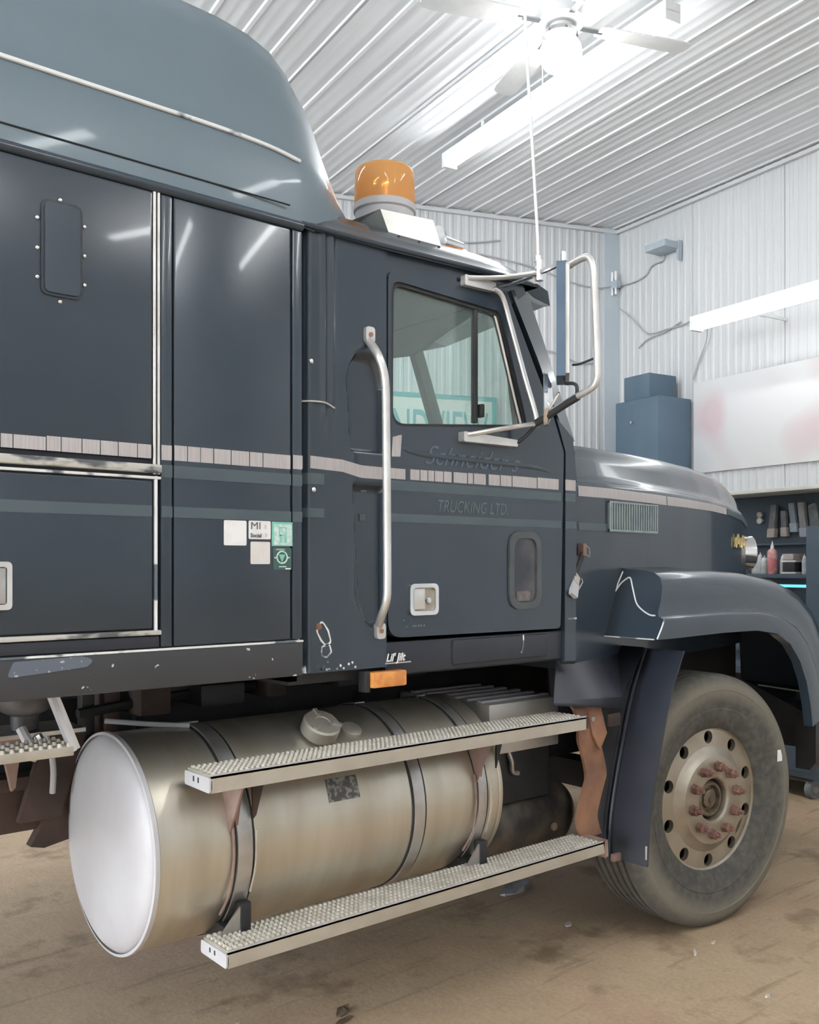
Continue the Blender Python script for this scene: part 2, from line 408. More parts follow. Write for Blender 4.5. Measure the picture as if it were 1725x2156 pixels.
ce = MB().add([Vector((p.x, p.y, z)) for z in (HC+.004, HC+.14) for p in (P1+Bv*.3-Av*.3, P2+Bv*.3+Av*.3, P3+Av*.3-Bv*.3, P4-Bv*.3-Av*.3)],
              [(0,1,2,3),(7,6,5,4),(0,4,5,1),(1,5,6,2),(2,6,7,3),(3,7,4,0)]).build('ceiling', ceilm)
tag(ce, 'white ribbed steel ceiling', kind='structure')
me, c = corrugated(.910, 14.4, Bv, Av, Vector((0,0,-1)), .0758, .0022, big=3).mesh('ceiling_sheet', ceilm, 20)
for i in range(13):
    o = bpy.data.objects.new('ceiling_sheet', me); link(o, Vector((P4.x, P4.y, HC))+Av*(i*.914)+c, ce)
tr = MB().beam(BW(0, .03, HC-.04), BW(11.5, .03, HC-.04), .03, .03).build('trim_1', wallm); tag(tr, 'white trim along the top of the back wall', kind='structure')
tr = MB().beam(RW(0, .03, HC-.04), RW(-9.5, .03, HC-.04), .03, .03).build('trim_2', wallm); tag(tr, 'white trim along the top of the right wall', kind='structure')
tr = MB().beam(BW(.075, .022, 0), BW(.075, .022, HC), .15, .02, up=Nb).build('trim_3', mat('pale_blue_grey_trim', (.46, .51, .55), .5, c2=(.5, .55, .58), scale=3)); tag(tr, 'pale blue-grey corner trim where the two walls meet', kind='structure')

# ------------------------------------------------------------------ lamps of the shop and two added fill lamps
tubem_dim = mat('dim_strip_diffuser', (1, 1, 1), 0.5, emit=(0.96, 0.985, 1.0), estr=5.5)
def tube_light(p, q, label, hang=0.06, cat='light', tm=tubem, arm=None):
    p = Vector(p); q = Vector(q); d = (q-p).normalized(); up = Vector((0,0,1)); sd = d.cross(up).normalized()
    t = empty('tube_light', (p+q)/2); tag(t, label, cat, 'fluorescent strip lights')
    MB().beam(p+up*.05, q+up*.05, .11, .05).build('fixture_body', white_m, t)
    sec = [[e+sd*.050+up*.024, e+sd*.030-up*.022, e-sd*.030-up*.022, e-sd*.050+up*.024] for e in (p+d*.03, q-d*.03)]
    MB().loft(sec, True, True).build('diffuser', tm, t, 'lit white diffuser over the tubes', ang=20)
    for e, f in ((p, d), (q, -d)):
        MB().beam(e+up*.0, e+f*.035, .11, .06).build('end_holder', white_m, t)
    if hang > 0:
        for k in (.2, .8):
            c = p.lerp(q, k)+up*.07
            MB().cyl(c, c+up*hang, .012, n=8).build('hanger', white_m, t)
    if arm:
        for k in (.15, .85): MB().beam(p.lerp(q, k)+up*.06, p.lerp(q, k)+up*.06+arm, .02, .02).build('wall_arm', white_m, t)
    return t
tube_light((4.72, 5.19, 4.44), (4.36, 3.0, 4.44), 'long lit strip light on the ceiling beside the fan', hang=.085)
tube_light(RW(-1.47, .60, 3.30), RW(-3.90, .60, 3.30), 'long lit strip light held out from the right wall', hang=0, tm=tubem_dim, arm=-Nr*.59)
tube_light((0.9, 5.9, 4.44), (0.55, 3.7, 4.44), 'lit strip light above the sleeper roof', hang=.085)
tube_light((4.0, 0.9, 4.44), (3.65, -1.3, 4.44), 'lit strip light above the open floor right of the camera', hang=.085)
tube_light((0.4, 0.6, 4.44), (0.05, -1.6, 4.44), 'lit strip light above the camera', hang=.085)
tube_light((2.2, -0.8, 4.44), (1.85, -3.0, 4.44), 'added lit strip light out of view behind the camera', hang=.085)  # added fill lamp, never in view, brightens truck side and floor
tube_light((-3.4, 2.6, 4.44), (-3.75, 0.4, 4.44), 'added lit strip light out of view near the open bay door', hang=.085)  # second added lamp out of view, more fill for the truck

# ceiling fan with a lit globe
fx, fy = 3.82, 3.32
fan = empty('ceiling_fan', (fx, fy, HC)); tag(fan, 'white ceiling fan with a lit round globe lamp', 'ceiling fan')
up3 = lambda q, x, z: Vector((fx+x, fy+z, q))
MB().lathe([(4.595, .0), (4.595, .075), (4.57, .08), (4.54, .05), (4.535, .018), (4.45, .018), (4.445, .08), (4.43, .115), (4.40, .125), (4.35, .12), (4.33, .09), (4.325, .06), (4.30, .055), (4.295, .0)], up3, 40).build('motor', white_m, fan)
MB().lathe([(4.30, .055), (4.295, .085), (4.27, .09), (4.262, .06)], up3, 32).build('lamp_collar', chrome, fan)
MB().lathe([(4.265, .058), (4.25, .085), (4.21, .108), (4.155, .111), (4.11, .085), (4.086, .0)], up3, 16).build('globe', globem, fan, 'lit white globe', ang=80)
for k in range(4):
    a = math.radians(-22+90*k); d = Vector((math.cos(a), math.sin(a), 0)); s_ = Vector((-math.sin(a), math.cos(a), .12)).normalized()
    b0 = Vector((fx, fy, 4.335))
    MB().beam(b0+d*.12, b0+d*.25, .035, .008).build('blade_arm', chrome, fan)
    sec = []
    for t, w in ((.22, .05), (.26, .062), (.45, .068), (.70, .07), (.75, .06), (.77, .035)):
        c = b0+d*t; sec.append([c+s_*w+Vector((0,0,.004)), c-s_*w+Vector((0,0,.004)), c-s_*w-Vector((0,0,.004)), c+s_*w-Vector((0,0,.004))])
    MB().loft(sec, True, True).build('blade', white_m, fan)
for k in (0, 1):
    MB().tube([(fx+.05-.1*k, fy+.08, 4.29), (fx+.05-.1*k, fy+.085, 4.15), (fx+.05-.1*k, fy+.085, 4.03)], .003, 6).build('pull_chain', chrome, fan)

# ------------------------------------------------------------------ the truck
truck = empty('truck', (2.0, 3.4, 0))
tag(truck, 'dark navy highway tractor truck with sleeper parked in the shop', 'truck')
T = truck
YS, YC = 2.25, 2.28                       # near side of sleeper and of cab
YM = 3.4                                  # centre line
def far(y): return 2*YM-y

# --- sleeper box
body = MB().bbox(-.75, 1.492, YS+.014, far(YS)-.0, 1.19, 2.46, .03, 3).build('sleeper_body', paint_dull, T)
def panel(name, x0, x1, z0, z1, m, y0=YS, y1=YS+.02, r=.006, parent=T, label=None):
    return MB().bbox(x0, x1, y0, y1, z0, z1, r).build(name, m, parent, label)
panel('side_panel', -.74, 1.040, 1.757, 2.432, paint)
ld = panel('luggage_door', -.74, 1.040, 1.330, 1.703, paint, label='flush luggage door low on the sleeper side')
panel('corner_panel', 1.098, 1.452, 1.282, 2.432, paint, y0=YS+.001)
panel('corner_strip', 1.062, 1.094, 1.282, 2.432, paint)
panel('corner_strip', 1.457, 1.490, 1.282, 2.432, paint)
panel('rocker_rail', -.74, 1.060, 1.282, 1.312, paint_dull)
panel('skirt', -.75, 1.492, 1.178, 1.274, chipped, y0=YS-.002, label='lower skirt with chipped paint')
for mx_ in (1.046, 1.057): MB().cyl((mx_, YS+.002, 1.72), (mx_, YS+.002, 2.432), .0042, n=10).build('edge_moulding', satin, T, 'thin bright vertical moulding')
MB().beam((1.049, YS+.002, 1.322), (1.049, YS+.002, 1.715), .006, .010, up=(0,1,0)).build('edge_moulding', worn_w, T)
MB().bbox(-.74, 1.062, YS-.012, YS+.012, 1.722, 1.744, .006).build('rain_ledge', worn, T, 'ledge with worn cream paint')
MB().bbox(-.74, 1.062, YS-.004, YS+.012, 1.707, 1.714, .002).build('rain_ledge', worn_w, T)
MB().bbox(-.74, 1.062, YS-.006, YS+.012, 1.314, 1.326, .003).build('rain_ledge', worn, T)
MB().bbox(-.75, 1.492, YS-.003, YS+.01, 1.2735, 1.279, .001).build('skirt_edge', worn_w, T)
MB().cyl((-.75, YS+.004, 2.446), (1.49, YS+.004, 2.446), .014, n=14).build('roof_moulding', paint, T)
# bare patch on the skirt
MB().prism(rounded([(.685, 1.232), (.70, 1.268), (.86, 1.272), (.89, 1.262), (.872, 1.246), (.80, 1.240)], .008), YS-.0035, YS-.001).build('primer_patch', mat('blue_grey_primer', (.12, .14, .18), .5, c2=(.5, .5, .5), scale=60, lo=.66, hi=.7), T, 'bare blue-grey patch in the skirt paint')
# luggage door latch
la = MB().ringpanel(rounded(rect(.60, .697, 1.388, 1.498), .012), rounded(rect(.612, .686, 1.40, 1.486), .008), YS-.006, YS).build('latch_frame', satin, ld)
MB().bbox(.614, .684, YS-.002, YS+.002, 1.402, 1.484, .002).build('latch_plate', steel, ld)
# access panel with screws
ap = MB().prism(rounded(rect(.770, .853, 2.13, 2.34), .014), YS-.008, YS+.002).build('access_panel', paint, T, 'small rounded access panel ringed by screws')
MB().ringpanel(rounded(rect(.763, .860, 2.123, 2.347), .018), rounded(rect(.771, .852, 2.131, 2.339), .014), YS-.004, YS).build('panel_gasket', paint_dull, ap)
me, c = MB().lathe([(0, .0055), (-.0025, .005), (-.004, .003), (-.0045, 0)], lambda q, x, z: Vector((x, q, z)), 12).mesh('screw', chrome, 60)
for sx, sz in ((.808, 2.352), (.755, 2.299), (.866, 2.302), (.755, 2.229), (.866, 2.232), (.755, 2.161), (.866, 2.162), (.808, 2.112)):
    o = bpy.data.objects.new('screw', me); link(o, Vector((sx, YS, sz))+c, ap)

# --- sleeper roof fairing
base = [(2.252, 2.452), (2.255, 2.56), (2.265, 2.655), (2.285, 2.70), (2.33, 2.84), (2.375, 2.97), (2.43, 3.06), (2.52, 3.115), (2.68, 3.15), (3.0, 3.175), (3.4, 3.18)]
stX = [-.75, .4, 1.0, 1.2, 1.32, 1.42, 1.50, 1.56, 1.61, 1.655, 1.70, 1.75, 1.81, 1.88, 1.95]
stK = [1, 1, 1, 1, .995, .975, .935, .875, .795, .695, .575, .45, .33, .23, .16]
stY = [0, 0, 0, 0, .003, .008, .015, .03, .045, .065, .09, .115, .14, .17, .20]
secs = []
for x, k, yo in zip(stX, stK, stY):
    half = []
    for (y, z) in base:
        yy = y+yo*(1-(y-2.25)/1.15); zz = 2.452+(z-2.452)*k
        half.append(Vector((x, yy, zz)))
    secs.append(half+[Vector((x, far(p.y), p.z)) for p in reversed(half[:-1])])
fr = MB().loft(secs, False, False); n_ = len(secs[0])
fr.f.append(list(range((len(secs)-1)*n_, len(secs)*n_))); fr.f.append(list(range(n_-1, -1, -1)))
fr.build('roof_fairing', paint_glare, T, 'tall rounded roof fairing of the sleeper', ang=50)
sx_ = [x for x in stX if x <= 1.6]
MB().tube([(x, 2.265+interp(stX, stY, x)*.99-.003, 2.452+.203*interp(stX, stK, x)) for x in (-.75, 0, .5, 1.0, 1.2, 1.32, 1.42, 1.5)], .0055, 6, 3).build('fairing_seam', worn_w, T, 'chipped white seam line on the roof fairing')
MB().tube([(x, 2.2525, 2.497) for x in (-.75, 0, .7, 1.3, 1.45)], .0025, 5, 1).build('fairing_seam', seam_m, T)

# --- stripes and lettering on the sleeper
def tape(x0, x1, z0, z1, y, m=stripe_s, name='silver_stripe_tape', z0b=None, z1b=None, t=.0012):
    z0b = z0 if z0b is None else z0b; z1b = z1 if z1b is None else z1b
    MB().prism([(x0, z0), (x1, z0b), (x1, z1b), (x0, z1)], y-t, y+.001).build(name, m, T)
xs = [-.5, -.2, .1, .3, .5, .672, .70, .775, .81, .86, .905, .95, 1.0, 1.037]
for a, b in zip(xs[:-1], xs[1:]): tape(a+.0012, b-.0012, 1.7585, 1.790+.003*(b > .8), YS)
tape(1.064, 1.092, 1.757, 1.795, YS)
for a, b in ((1.10, 1.135), (1.138, 1.172), (1.174, 1.21), (1.213, 1.262), (1.265, 1.318), (1.321, 1.36), (1.363, 1.45)):
    tape(a, b, 1.758, 1.797, YS+.001)
tape(1.459, 1.489, 1.760, 1.799, YS)
for a, b in ((1.064, 1.094), (1.098, 1.452), (1.457, 1.489)):
    tape(a, b, 1.713, 1.745, YS+.0005, stripe_t, 'teal_stripe')
for a, b in ((-.73, 1.038), (1.064, 1.094), (1.098, 1.452), (1.457, 1.489)):
    tape(a, b, 1.612, 1.640, YS+.0005, stripe_t, 'teal_stripe')
# stickers
def sticker(x0, x1, z0, z1, m, label, y=YS+.001, r=.004):
    return MB().prism(rounded(rect(x0, x1, z0, z1), r, 3), y-.0012, y+.0005).build('sticker', m, T, label)
sticker(1.242, 1.310, 1.543, 1.610, sticker_w, 'plain white sticker')
s2 = sticker(1.317, 1.386, 1.561, 1.611, sticker_w, 'white sticker with black letters MI')
text('print', 'MI', .028, sticker_k, (1.322, YS-.0008, 1.588), s2, sx=1.15, ext=.0003)
text('print', 'Social', .015, sticker_k, (1.322, YS-.0008, 1.566), s2, ext=.0003, bold=.0004)
text('print', 'S', .014, cable, (1.366, YS-.0008, 1.590), s2, ext=.0003)
text('print', '3', .014, cable, (1.367, YS-.0008, 1.568), s2, ext=.0003)
sticker(1.323, 1.384, 1.493, 1.554, sticker_b, 'plain beige sticker')
s4 = sticker(1.390, 1.457, 1.543, 1.610, sticker_g, 'green sticker with a pale printed form', r=.001)
MB().prism(rect(1.396, 1.454, 1.546, 1.604), YS-.001, YS).build('print', sticker_pg, s4)
MB().ringpanel(rect(1.412, 1.436, 1.572, 1.596), rect(1.415, 1.433, 1.575, 1.593), YS-.0016, YS).build('print', sticker_g, s4)
MB().prism(rect(1.414, 1.421, 1.552, 1.575), YS-.0016, YS).build('print', sticker_g, s4)
MB().prism(rect(1.430, 1.437, 1.552, 1.570), YS-.0016, YS).build('print', sticker_g, s4)
s5 = sticker(1.394, 1.454, 1.477, 1.538, sticker_dg, 'dark decal with a green round emblem')
circ = lambda cx, cz, r, n=28: [(cx+r*math.cos(2*PI*i/n), cz+r*math.sin(2*PI*i/n)) for i in range(n)]
MB().ringpanel(circ(1.4225, 1.512, .0185), circ(1.4225, 1.512, .0145), YS-.0012, YS).build('emblem', sticker_pg, s5)
MB().prism([(1.412, 1.5195), (1.433, 1.5195), (1.4225, 1.498)], YS-.0012, YS).build('emblem', sticker_g, s5)
for sg in (-1, 1): MB().prism(rect(1.4225+sg*.021-.004, 1.4225+sg*.021+.004, 1.509, 1.513), YS-.0012, YS).build('emblem', sticker_pg, s5)
text('print', 'VERIFIED', .007, sticker_pg, (1.402, YS-.0008, 1.531), s5, ext=.0003, sx=1.1)
MB().prism(rect(1.413, 1.436, 1.4845, 1.4875), YS-.0012, YS).build('print', sticker_pg, s5)
MB().prism(rect(1.433, 1.450, 1.4785, 1.482), YS-.0012, YS).build('print', sticker_w, s5)

# --- cab: quarter panel behind the door (pressed sheet, so a displaced grid)
def sstep(a, b, x):
    t = max(0, min(1, (x-a)/(b-a))); return t*t*(3-2*t)
def quarter_depth(x, z):
    d = 0.0
    d -= .010*math.exp(-((x-1.583)/.008)**2)*sstep(1.86, 1.95, z)      # two upright beads
    d -= .008*math.exp(-((x-1.612)/.009)**2)*sstep(1.86, 1.95, z)
    zt = 2.135-.12*(max(0, abs(x-1.735)-.02)/.06)**2
    xl = interp([1.28, 1.32, 1.40, 1.70, 2.2], [1.775, 1.735, 1.708, 1.690, 1.652], z)
    for z0, z1 in ((1.83, zt), (1.302+.9*max(0, 1.79-x-.03)*.6, 1.742)):
        d += .024*sstep(xl, xl+.010, x)*(1-sstep(1.802, 1.813, x))*sstep(z0, z0+.014, z)*(1-sstep(z1-.03, z1, z))
    d += .05*(1-sstep(1.507, 1.545, x))**2                            # rounded rear corner
    return d
NX, NZ = 62, 170
g = [[Vector((1.507+.311*i/NX, YC+quarter_depth(1.507+.311*i/NX, 1.178+1.285*j/NZ), 1.178+1.285*j/NZ)) for i in range(NX+1)] for j in range(NZ+1)]
MB().loft(g).build('quarter_panel', paint, T, 'pressed cab panel with a finger recess behind the grab handle', ang=60)
MB().box(1.50, 1.512, YC+.03, YC+.06, 1.178, 2.46).build('cab_rear_seam', seam_m, T)
MB().cyl((1.5065, YC+.016, 1.25), (1.5065, YC+.016, 2.45), .004, n=8).build('edge_moulding', satin, T)
MB().lathe([(0, .008), (-.003, .007), (-.005, .004), (-.0055, 0)], lambda q, x, z: Vector((1.548+x, YC+q, 1.708+z)), 12).build('rivet', chrome, T)
MB().lathe([(0, .008), (-.003, .007), (-.005, .004), (-.0055, 0)], lambda q, x, z: Vector((1.541+x, YC+q+.001, 2.078+z)), 12).build('rivet', chrome, T)
MB().tube([(1.514, YC+.02, 1.962), (1.54, YC+.0, 1.963), (1.58, YC-.012, 1.961), (1.618, YC-.006, 1.950)], .003, 6).build('scratch', satin, T, 'pale curved scratch')
scr = MB()
def ring2d(pts, w):  # closed thin worn outline
    n = len(pts); V2 = [Vector(p) for p in pts]; out = []; inn = []
    cxx = sum((p for p in V2), Vector((0, 0)))/n
    return pts, [tuple(p+(cxx-p).normalized()*w) for p in V2]
o_, i_ = ring2d(rounded([(1.556, 1.30), (1.575, 1.335), (1.602, 1.30), (1.612, 1.262), (1.592, 1.252), (1.572, 1.27)], .012, 3), .006)
MB().ringpanel(o_, i_, YC-.001, YC+.003).build('paint_chip_edge', worn_w, T, 'peeled paint outline')
o_, i_ = ring2d(rounded([(1.574, 1.255), (1.605, 1.262), (1.614, 1.235), (1.595, 1.218), (1.573, 1.225)], .010, 3), .005)
MB().ringpanel(o_, i_, YC-.001, YC+.003).build('paint_chip_edge', worn_w, T)
MB().lathe([(0, .011), (-.003, .010), (-.0035, 0)], lambda q, x, z: Vector((1.566+x, YC+q, 1.312+z)), 10).build('rust_spot', rust, T)
for i in range(16):
    cx_ = 1.555+.15*random.random(); cz_ = 1.186+.022*random.random()**2
    MB().prism([(cx_+.004*math.cos(a), cz_+.004*math.sin(a)*(.5+random.random())) for a in (0, 1.2, 2.4, 3.6, 5)], YC-.0008, YC+.002).build('paint_chip', worn_w, T)
for x0 in (1.70, 1.705):
    z0 = 1.655 if x0 < 1.703 else 1.742
    MB().prism(rect(x0+.03, x0+.052, z0-.03, z0-.01), YC+.021, YC+.026).build('tape_scrap', stripe_t, T)

# --- cab stripes on the quarter panel follow the sheet
def quarter_stripe(name, x0, x1, zf0, zf1, m, n=18):
    top = []; bot = []
    sec = []
    for i in range(n+1):
        x = x0+(x1-x0)*i/n; a, b = zf0(x), zf1(x)
        sec.append([Vector((x, YC+quarter_depth(x, a+(b-a)*k/4)-.0012, a+(b-a)*k/4)) for k in range(5)])
    MB().loft(sec).build(name, m, T)
quarter_stripe('silver_stripe_tape', 1.522, 1.812, lambda x: interp([1.52, 1.65, 1.72, 1.82], [1.770, 1.766, 1.752, 1.752], x), lambda x: interp([1.52, 1.65, 1.72, 1.82], [1.806, 1.802, 1.790, 1.789], x), stripe_s)
quarter_stripe('teal_stripe', 1.522, 1.585, lambda x: 1.724, lambda x: 1.756, stripe_t, 8)
quarter_stripe('teal_stripe', 1.522, 1.585, lambda x: 1.628, lambda x: 1.655, stripe_t, 8)

# --- door (near side), window opening, glass
OUT = rounded([(1.824, 1.266), (2.622, 1.262), (2.640, 1.90), (2.585, 2.02), (2.345, 2.425), (1.824, 2.408)], [.055, .02, .05, .05, .05, .05], 6)
WIN = rounded([(1.838, 1.918), (2.452, 1.972), (2.318, 2.352), (1.838, 2.372)], [.05, .03, .05, .04], 6)
def make_door(side, parent):
    fn = (lambda x, y, z: (x, y, z)) if side > 0 else (lambda x, y, z: (x, far(y), z))
    d = MB().ringpanel(OUT, WIN, YC, YC+.045, fn, 64).build('door', paint, parent, 'cab door with faded ghost lettering' if side > 0 else None, ang=30)
    W2 = rounded([(1.848, 1.928), (2.438, 1.980), (2.309, 2.340), (1.850, 2.360)], [.045, .026, .045, .036], 6)
    MB().ringpanel(WIN, W2, YC+.006, YC+.03, fn, 64).build('window_seal', rubber, d)
    MB().prism(W2, YC+.016, YC+.021, fn).build('window_pane', glass_door, d, 'green-tinted side window')
    return d
door = make_door(1, T); make_door(-1, T)
MB().bbox(2.200, 2.216, YC+.008, YC+.028, 1.965, 2.362, .003).build('vent_window_bar', black_m, door)
MB().tube([(2.224, YC+.012, 2.348), (2.285, YC+.012, 2.345), (2.305, YC+.012, 2.325), (2.37, YC+.012, 2.14), (2.425, YC+.012, 1.985)], .005, 8, 3).build('vent_window_trim', satin, door)
MB().bbox(2.222, 2.236, YC-.004, YC+.02, 1.985, 2.03, .004).build('vent_latch', rubber, door)
# thin raised line under the window and a belt crease
MB().tube([(1.84, YC+.018, 1.865), (1.95, YC+.014, 1.842), (2.2, YC+.013, 1.838), (2.48, YC+.014, 1.835), (2.60, YC+.018, 1.815)], .017, 16, 4).build('belt_crease', paint, door)
# door stripes
for a, b in ((1.826, 1.888), (1.905, 1.935), (1.937, 1.960), (1.962, 1.982), (1.984, 2.011), (2.013, 2.040), (2.045, 2.090), (2.093, 2.113), (2.115, 2.156), (2.166, 2.200), (2.202, 2.240), (2.242, 2.283)):
    pass
dx = [(1.826, 1.890), (1.908, 1.945), (1.947, 1.976), (1.978, 2.003), (2.005, 2.040), (2.042, 2.075), (2.082, 2.140), (2.143, 2.166), (2.169, 2.222), (2.234, 2.285), (2.288, 2.340), (2.343, 2.46), (2.463, 2.57)]
sc_ = (2.612-1.826)/(2.57-1.826)
for a, b in dx:
    a = 1.826+(a-1.826)*sc_; b = 1.826+(b-1.826)*sc_
    MB().prism(rect(a, b-.0015, interp([1.8, 2.6], [1.757, 1.762], a), interp([1.8, 2.6], [1.789, 1.801], a)), YC-.0012, YC+.001).build('silver_stripe_tape', stripe_s, door)
MB().prism(rect(1.826, 2.624, 1.722, 1.752), YC-.0010, YC+.001).build('teal_stripe', stripe_t, door)
MB().prism(rect(1.826, 2.624, 1.624, 1.650), YC-.0010, YC+.001).build('teal_stripe', stripe_t, door)
text('lettering', 'TRUCKING LTD.', .0555, ghost, (2.022, YC-.0008, 1.662), door, shear=.22, sx=.80, label='faded lettering TRUCKING LTD.')
text('lettering', 'Schneider s', .088, ghost2, (1.965, YC-.0012, 1.812), door, shear=.5, sx=1.05, label='faded script lettering')
# small grey tape patch
MB().prism(rounded([(1.838, 1.825), (1.872, 1.827), (1.878, 1.896), (1.842, 1.886)], .003, 2), YC-.0012, YC+.001).build('tape_patch', stripe_s, door)
# door handle
dh = MB().ringpanel(rounded(rect(1.905, 2.024, 1.332, 1.432), .020), rounded(rect(1.918, 2.011, 1.345, 1.419), .014), YC-.010, YC+.002).build('door_handle', chrome, door, 'square chrome door handle')
MB().prism(rounded(rect(1.916, 2.013, 1.343, 1.421), .014), YC-.0015, YC-.0005).build('handle_cup', rim_m, dh)
MB().bbox(1.921, 1.968, YC-.008, YC-.002, 1.350, 1.416, .003).build('handle_paddle', satin, dh)
MB().lathe([(0, .011), (-.006, .010), (-.007, .004), (-.007, 0)], lambda q, x, z: Vector((1.985+x, YC+q-.001, 1.378+z)), 16).build('lock', chrome, dh)
for i, cx_ in enumerate((1.925, 1.935, 1.947, 1.958, 1.97, 1.885, 1.898)):
    MB().prism([(cx_+.004*math.cos(a), (1.299 if i < 5 else 1.318-.02*(i-5))+.004*math.sin(a)) for a in (0, 1.2, 2.6, 3.6, 5)], YC-.0008, YC+.002).build('paint_chip', worn_w, door)
# low peep window
pw = MB().ringpanel(rounded(rect(2.352, 2.512, 1.338, 1.606), .055), rounded(rect(2.374, 2.490, 1.360, 1.584), .042), YC-.008, YC+.002).build('peep_window', mat('grey_rubber_seal', (.07, .08, .085), .45, c2=(.09, .10, .105), scale=20), door, 'rounded low window with rubber seal')
MB().prism(rounded(rect(2.370, 2.494, 1.356, 1.588), .042), YC-.002, YC-.0005).build('window_pane', mat('dark_peep_glass', (.035, .042, .052), .12, 0, (.085, .08, .085), 7, .45, .62), pw)
MB().prism(rounded(rect(2.39, 2.46, 1.366, 1.40), .012), YC-.0032, YC-.002).build('pane_smudge', mat('dusty_smudge', (.12, .11, .115), .6, c2=(.2, .17, .17), scale=40), pw)

# --- other cab sheet metal
panel('sill', 1.822, 2.70, 1.150, 1.252, paint_dull, y0=YC+.012, y1=YC+.04)
MB().bbox(2.10, 2.56, YC+.004, YC+.03, 1.165, 1.246, .008).build('sill_pressing', paint_dull, T)
MB().tube([(2.43, YC+.003, 1.247), (2.43, YC+.003, 1.21), (2.42, YC+.003, 1.185)], .0025, 5, 2).build('scratch', worn_w, T)
cow = [(2.645, 1.14), (2.705, 1.14), (2.712, 1.80), (2.690, 1.955), (2.600, 2.02), (2.650, 1.90)]
MB().prism(cow, YC, YC+.05).build('cowl_panel', paint, T)
MB().prism(rect(2.648, 2.704, 1.762, 1.801), YC-.0012, YC).build('silver_stripe_tape', stripe_s, T)
MB().prism(rect(2.648, 2.704, 1.722, 1.752), YC-.0012, YC).build('teal_stripe', stripe_t, T)
MB().prism(rect(2.648, 2.704, 1.624, 1.650), YC-.0012, YC).build('teal_stripe', stripe_t, T)
MB().prism(rect(2.66, 2.71, 1.292, 1.298), YC-.001, YC).build('scratch', worn_w, T)
# pillars
def apillar(fn):
    return MB().loft([[fn(*p) for p in q] for q in (
        [(2.66, YC+.0, 1.93), (2.735, YC+.03, 1.95), (2.745, YC+.11, 1.95), (2.665, YC+.07, 1.93)],
        [(2.50, YC+.0, 2.22), (2.60, YC+.035, 2.24), (2.61, YC+.115, 2.24), (2.51, YC+.07, 2.22)],
        [(2.365, YC+.0, 2.435), (2.495, YC+.05, 2.475), (2.505, YC+.12, 2.475), (2.375, YC+.07, 2.435)])], True, True)
apillar(lambda x, y, z: (x, y, z)).build('windshield_pillar', paint, T, ang=50)
apillar(lambda x, y, z: (x, far(y), z)).build('windshield_pillar', paint, T, ang=50)
for fy_ in (0, 1):
    q_ = (lambda y: far(y)) if fy_ else (lambda y: y)
    MB().prism([(1.812, 2.38), (2.36, 2.38), (2.45, 2.44), (2.43, 2.485), (1.812, 2.475)], q_(YC+.010), q_(YC+.05)).build('door_header', paint, T)
# roof
def roof_sec(x, k, xo):
    half = [(YC-.004, 2.455), (YC-.010, 2.470), (YC+.004, 2.480), (YC+.016, 2.50), (2.34, 2.545), (2.43, 2.585), (2.62, 2.62), (3.0, 2.65), (3.4, 2.66)]
    out = []
    for y, z in half:
        f = (y-2.28)/1.12
        zz = 2.455+(z-2.455)*(k+(1-k)*.25)+.02*x*0
        out.append(Vector((x+xo*f, y, zz+.018*max(0, x-1.8))))
    return out+[Vector((p.x, far(p.y), p.z)) for p in reversed(out[:-1])]
rs = [roof_sec(x, k, xo) for x, k, xo in ((1.49, 1, 0), (1.8, 1, 0), (2.1, 1, .02), (2.25, .97, .09), (2.36, .86, .19), (2.44, .62, .31), (2.49, .30, .40), (2.50, .16, .42))]
rf = MB().loft(rs); n_ = len(rs[0]); rf.f.append(list(range((len(rs)-1)*n_, len(rs)*n_)))
roof = rf.build('cab_roof', paint, T, ang=50)
MB().tube([(1.50, YC-.012, 2.462), (1.8, YC-.014, 2.463), (2.2, YC-.014, 2.471), (2.42, YC-.010, 2.476)], .008, 8, 3).build('rain_gutter', paint, roof)
MB().prism([(1.52, YC+.05), (2.44, YC+.06), (2.87, 3.4), (2.44, far(YC)-.06), (1.52, far(YC)-.05)], 2.470, 2.480, lambda x, y, z: (x, z, y)).build('headliner', interior, roof)
# windshield (V shaped) with centre post
for sg, fn in ((1, lambda p: Vector(p)), (-1, lambda p: Vector((p[0], far(p[1]), p[2])))):
    q = [fn(p) for p in ((2.735, 2.36, 1.95), (3.09, 3.4, 1.95), (2.875, 3.4, 2.495), (2.53, 2.385, 2.47))]
    n0 = Vector((.01, 0, .004))
    MB().add(q+[p+n0 for p in q], [(0,1,2,3),(7,6,5,4),(0,4,5,1),(1,5,6,2),(2,6,7,3),(3,7,4,0)]).build('windshield', glass_ws, T)
MB().beam((3.10, 3.4, 1.94), (2.88, 3.4, 2.51), .055, .04, up=(0,1,0)).build('windshield_post', black_m, T)
MB().tube([(2.86, 2.72, 1.98), (2.78, 2.68, 2.18), (2.74, 2.66, 2.30)], .010, 6).build('wiper', black_m, T)
MB().tube([(2.86, 2.72, 1.98), (2.80, 2.62, 2.08), (2.74, 2.60, 2.20), (2.70, 2.60, 2.32)], .006, 6).build('wiper', black_m, T)
MB().bbox(2.30, 2.70, 2.36, far(2.36), 1.30, 1.90, .04).build('dashboard', interior, T)
MB().prism([(2.70, 2.42), (3.05, 3.4), (2.70, far(2.42)), (2.3, far(2.42)), (2.3, 2.42)], 1.90, 1.935, lambda x, y, z: (x, z, y)).build('dashboard', interior, T)
MB().box(1.50, 1.53, YC+.06, far(YC)-.06, 1.15, 2.455).build('cab_back_wall', interior, T)
MB().box(1.50, 2.70, YC+.06, far(YC)-.06, 1.14, 1.17).build('cab_floor', black_m, T)
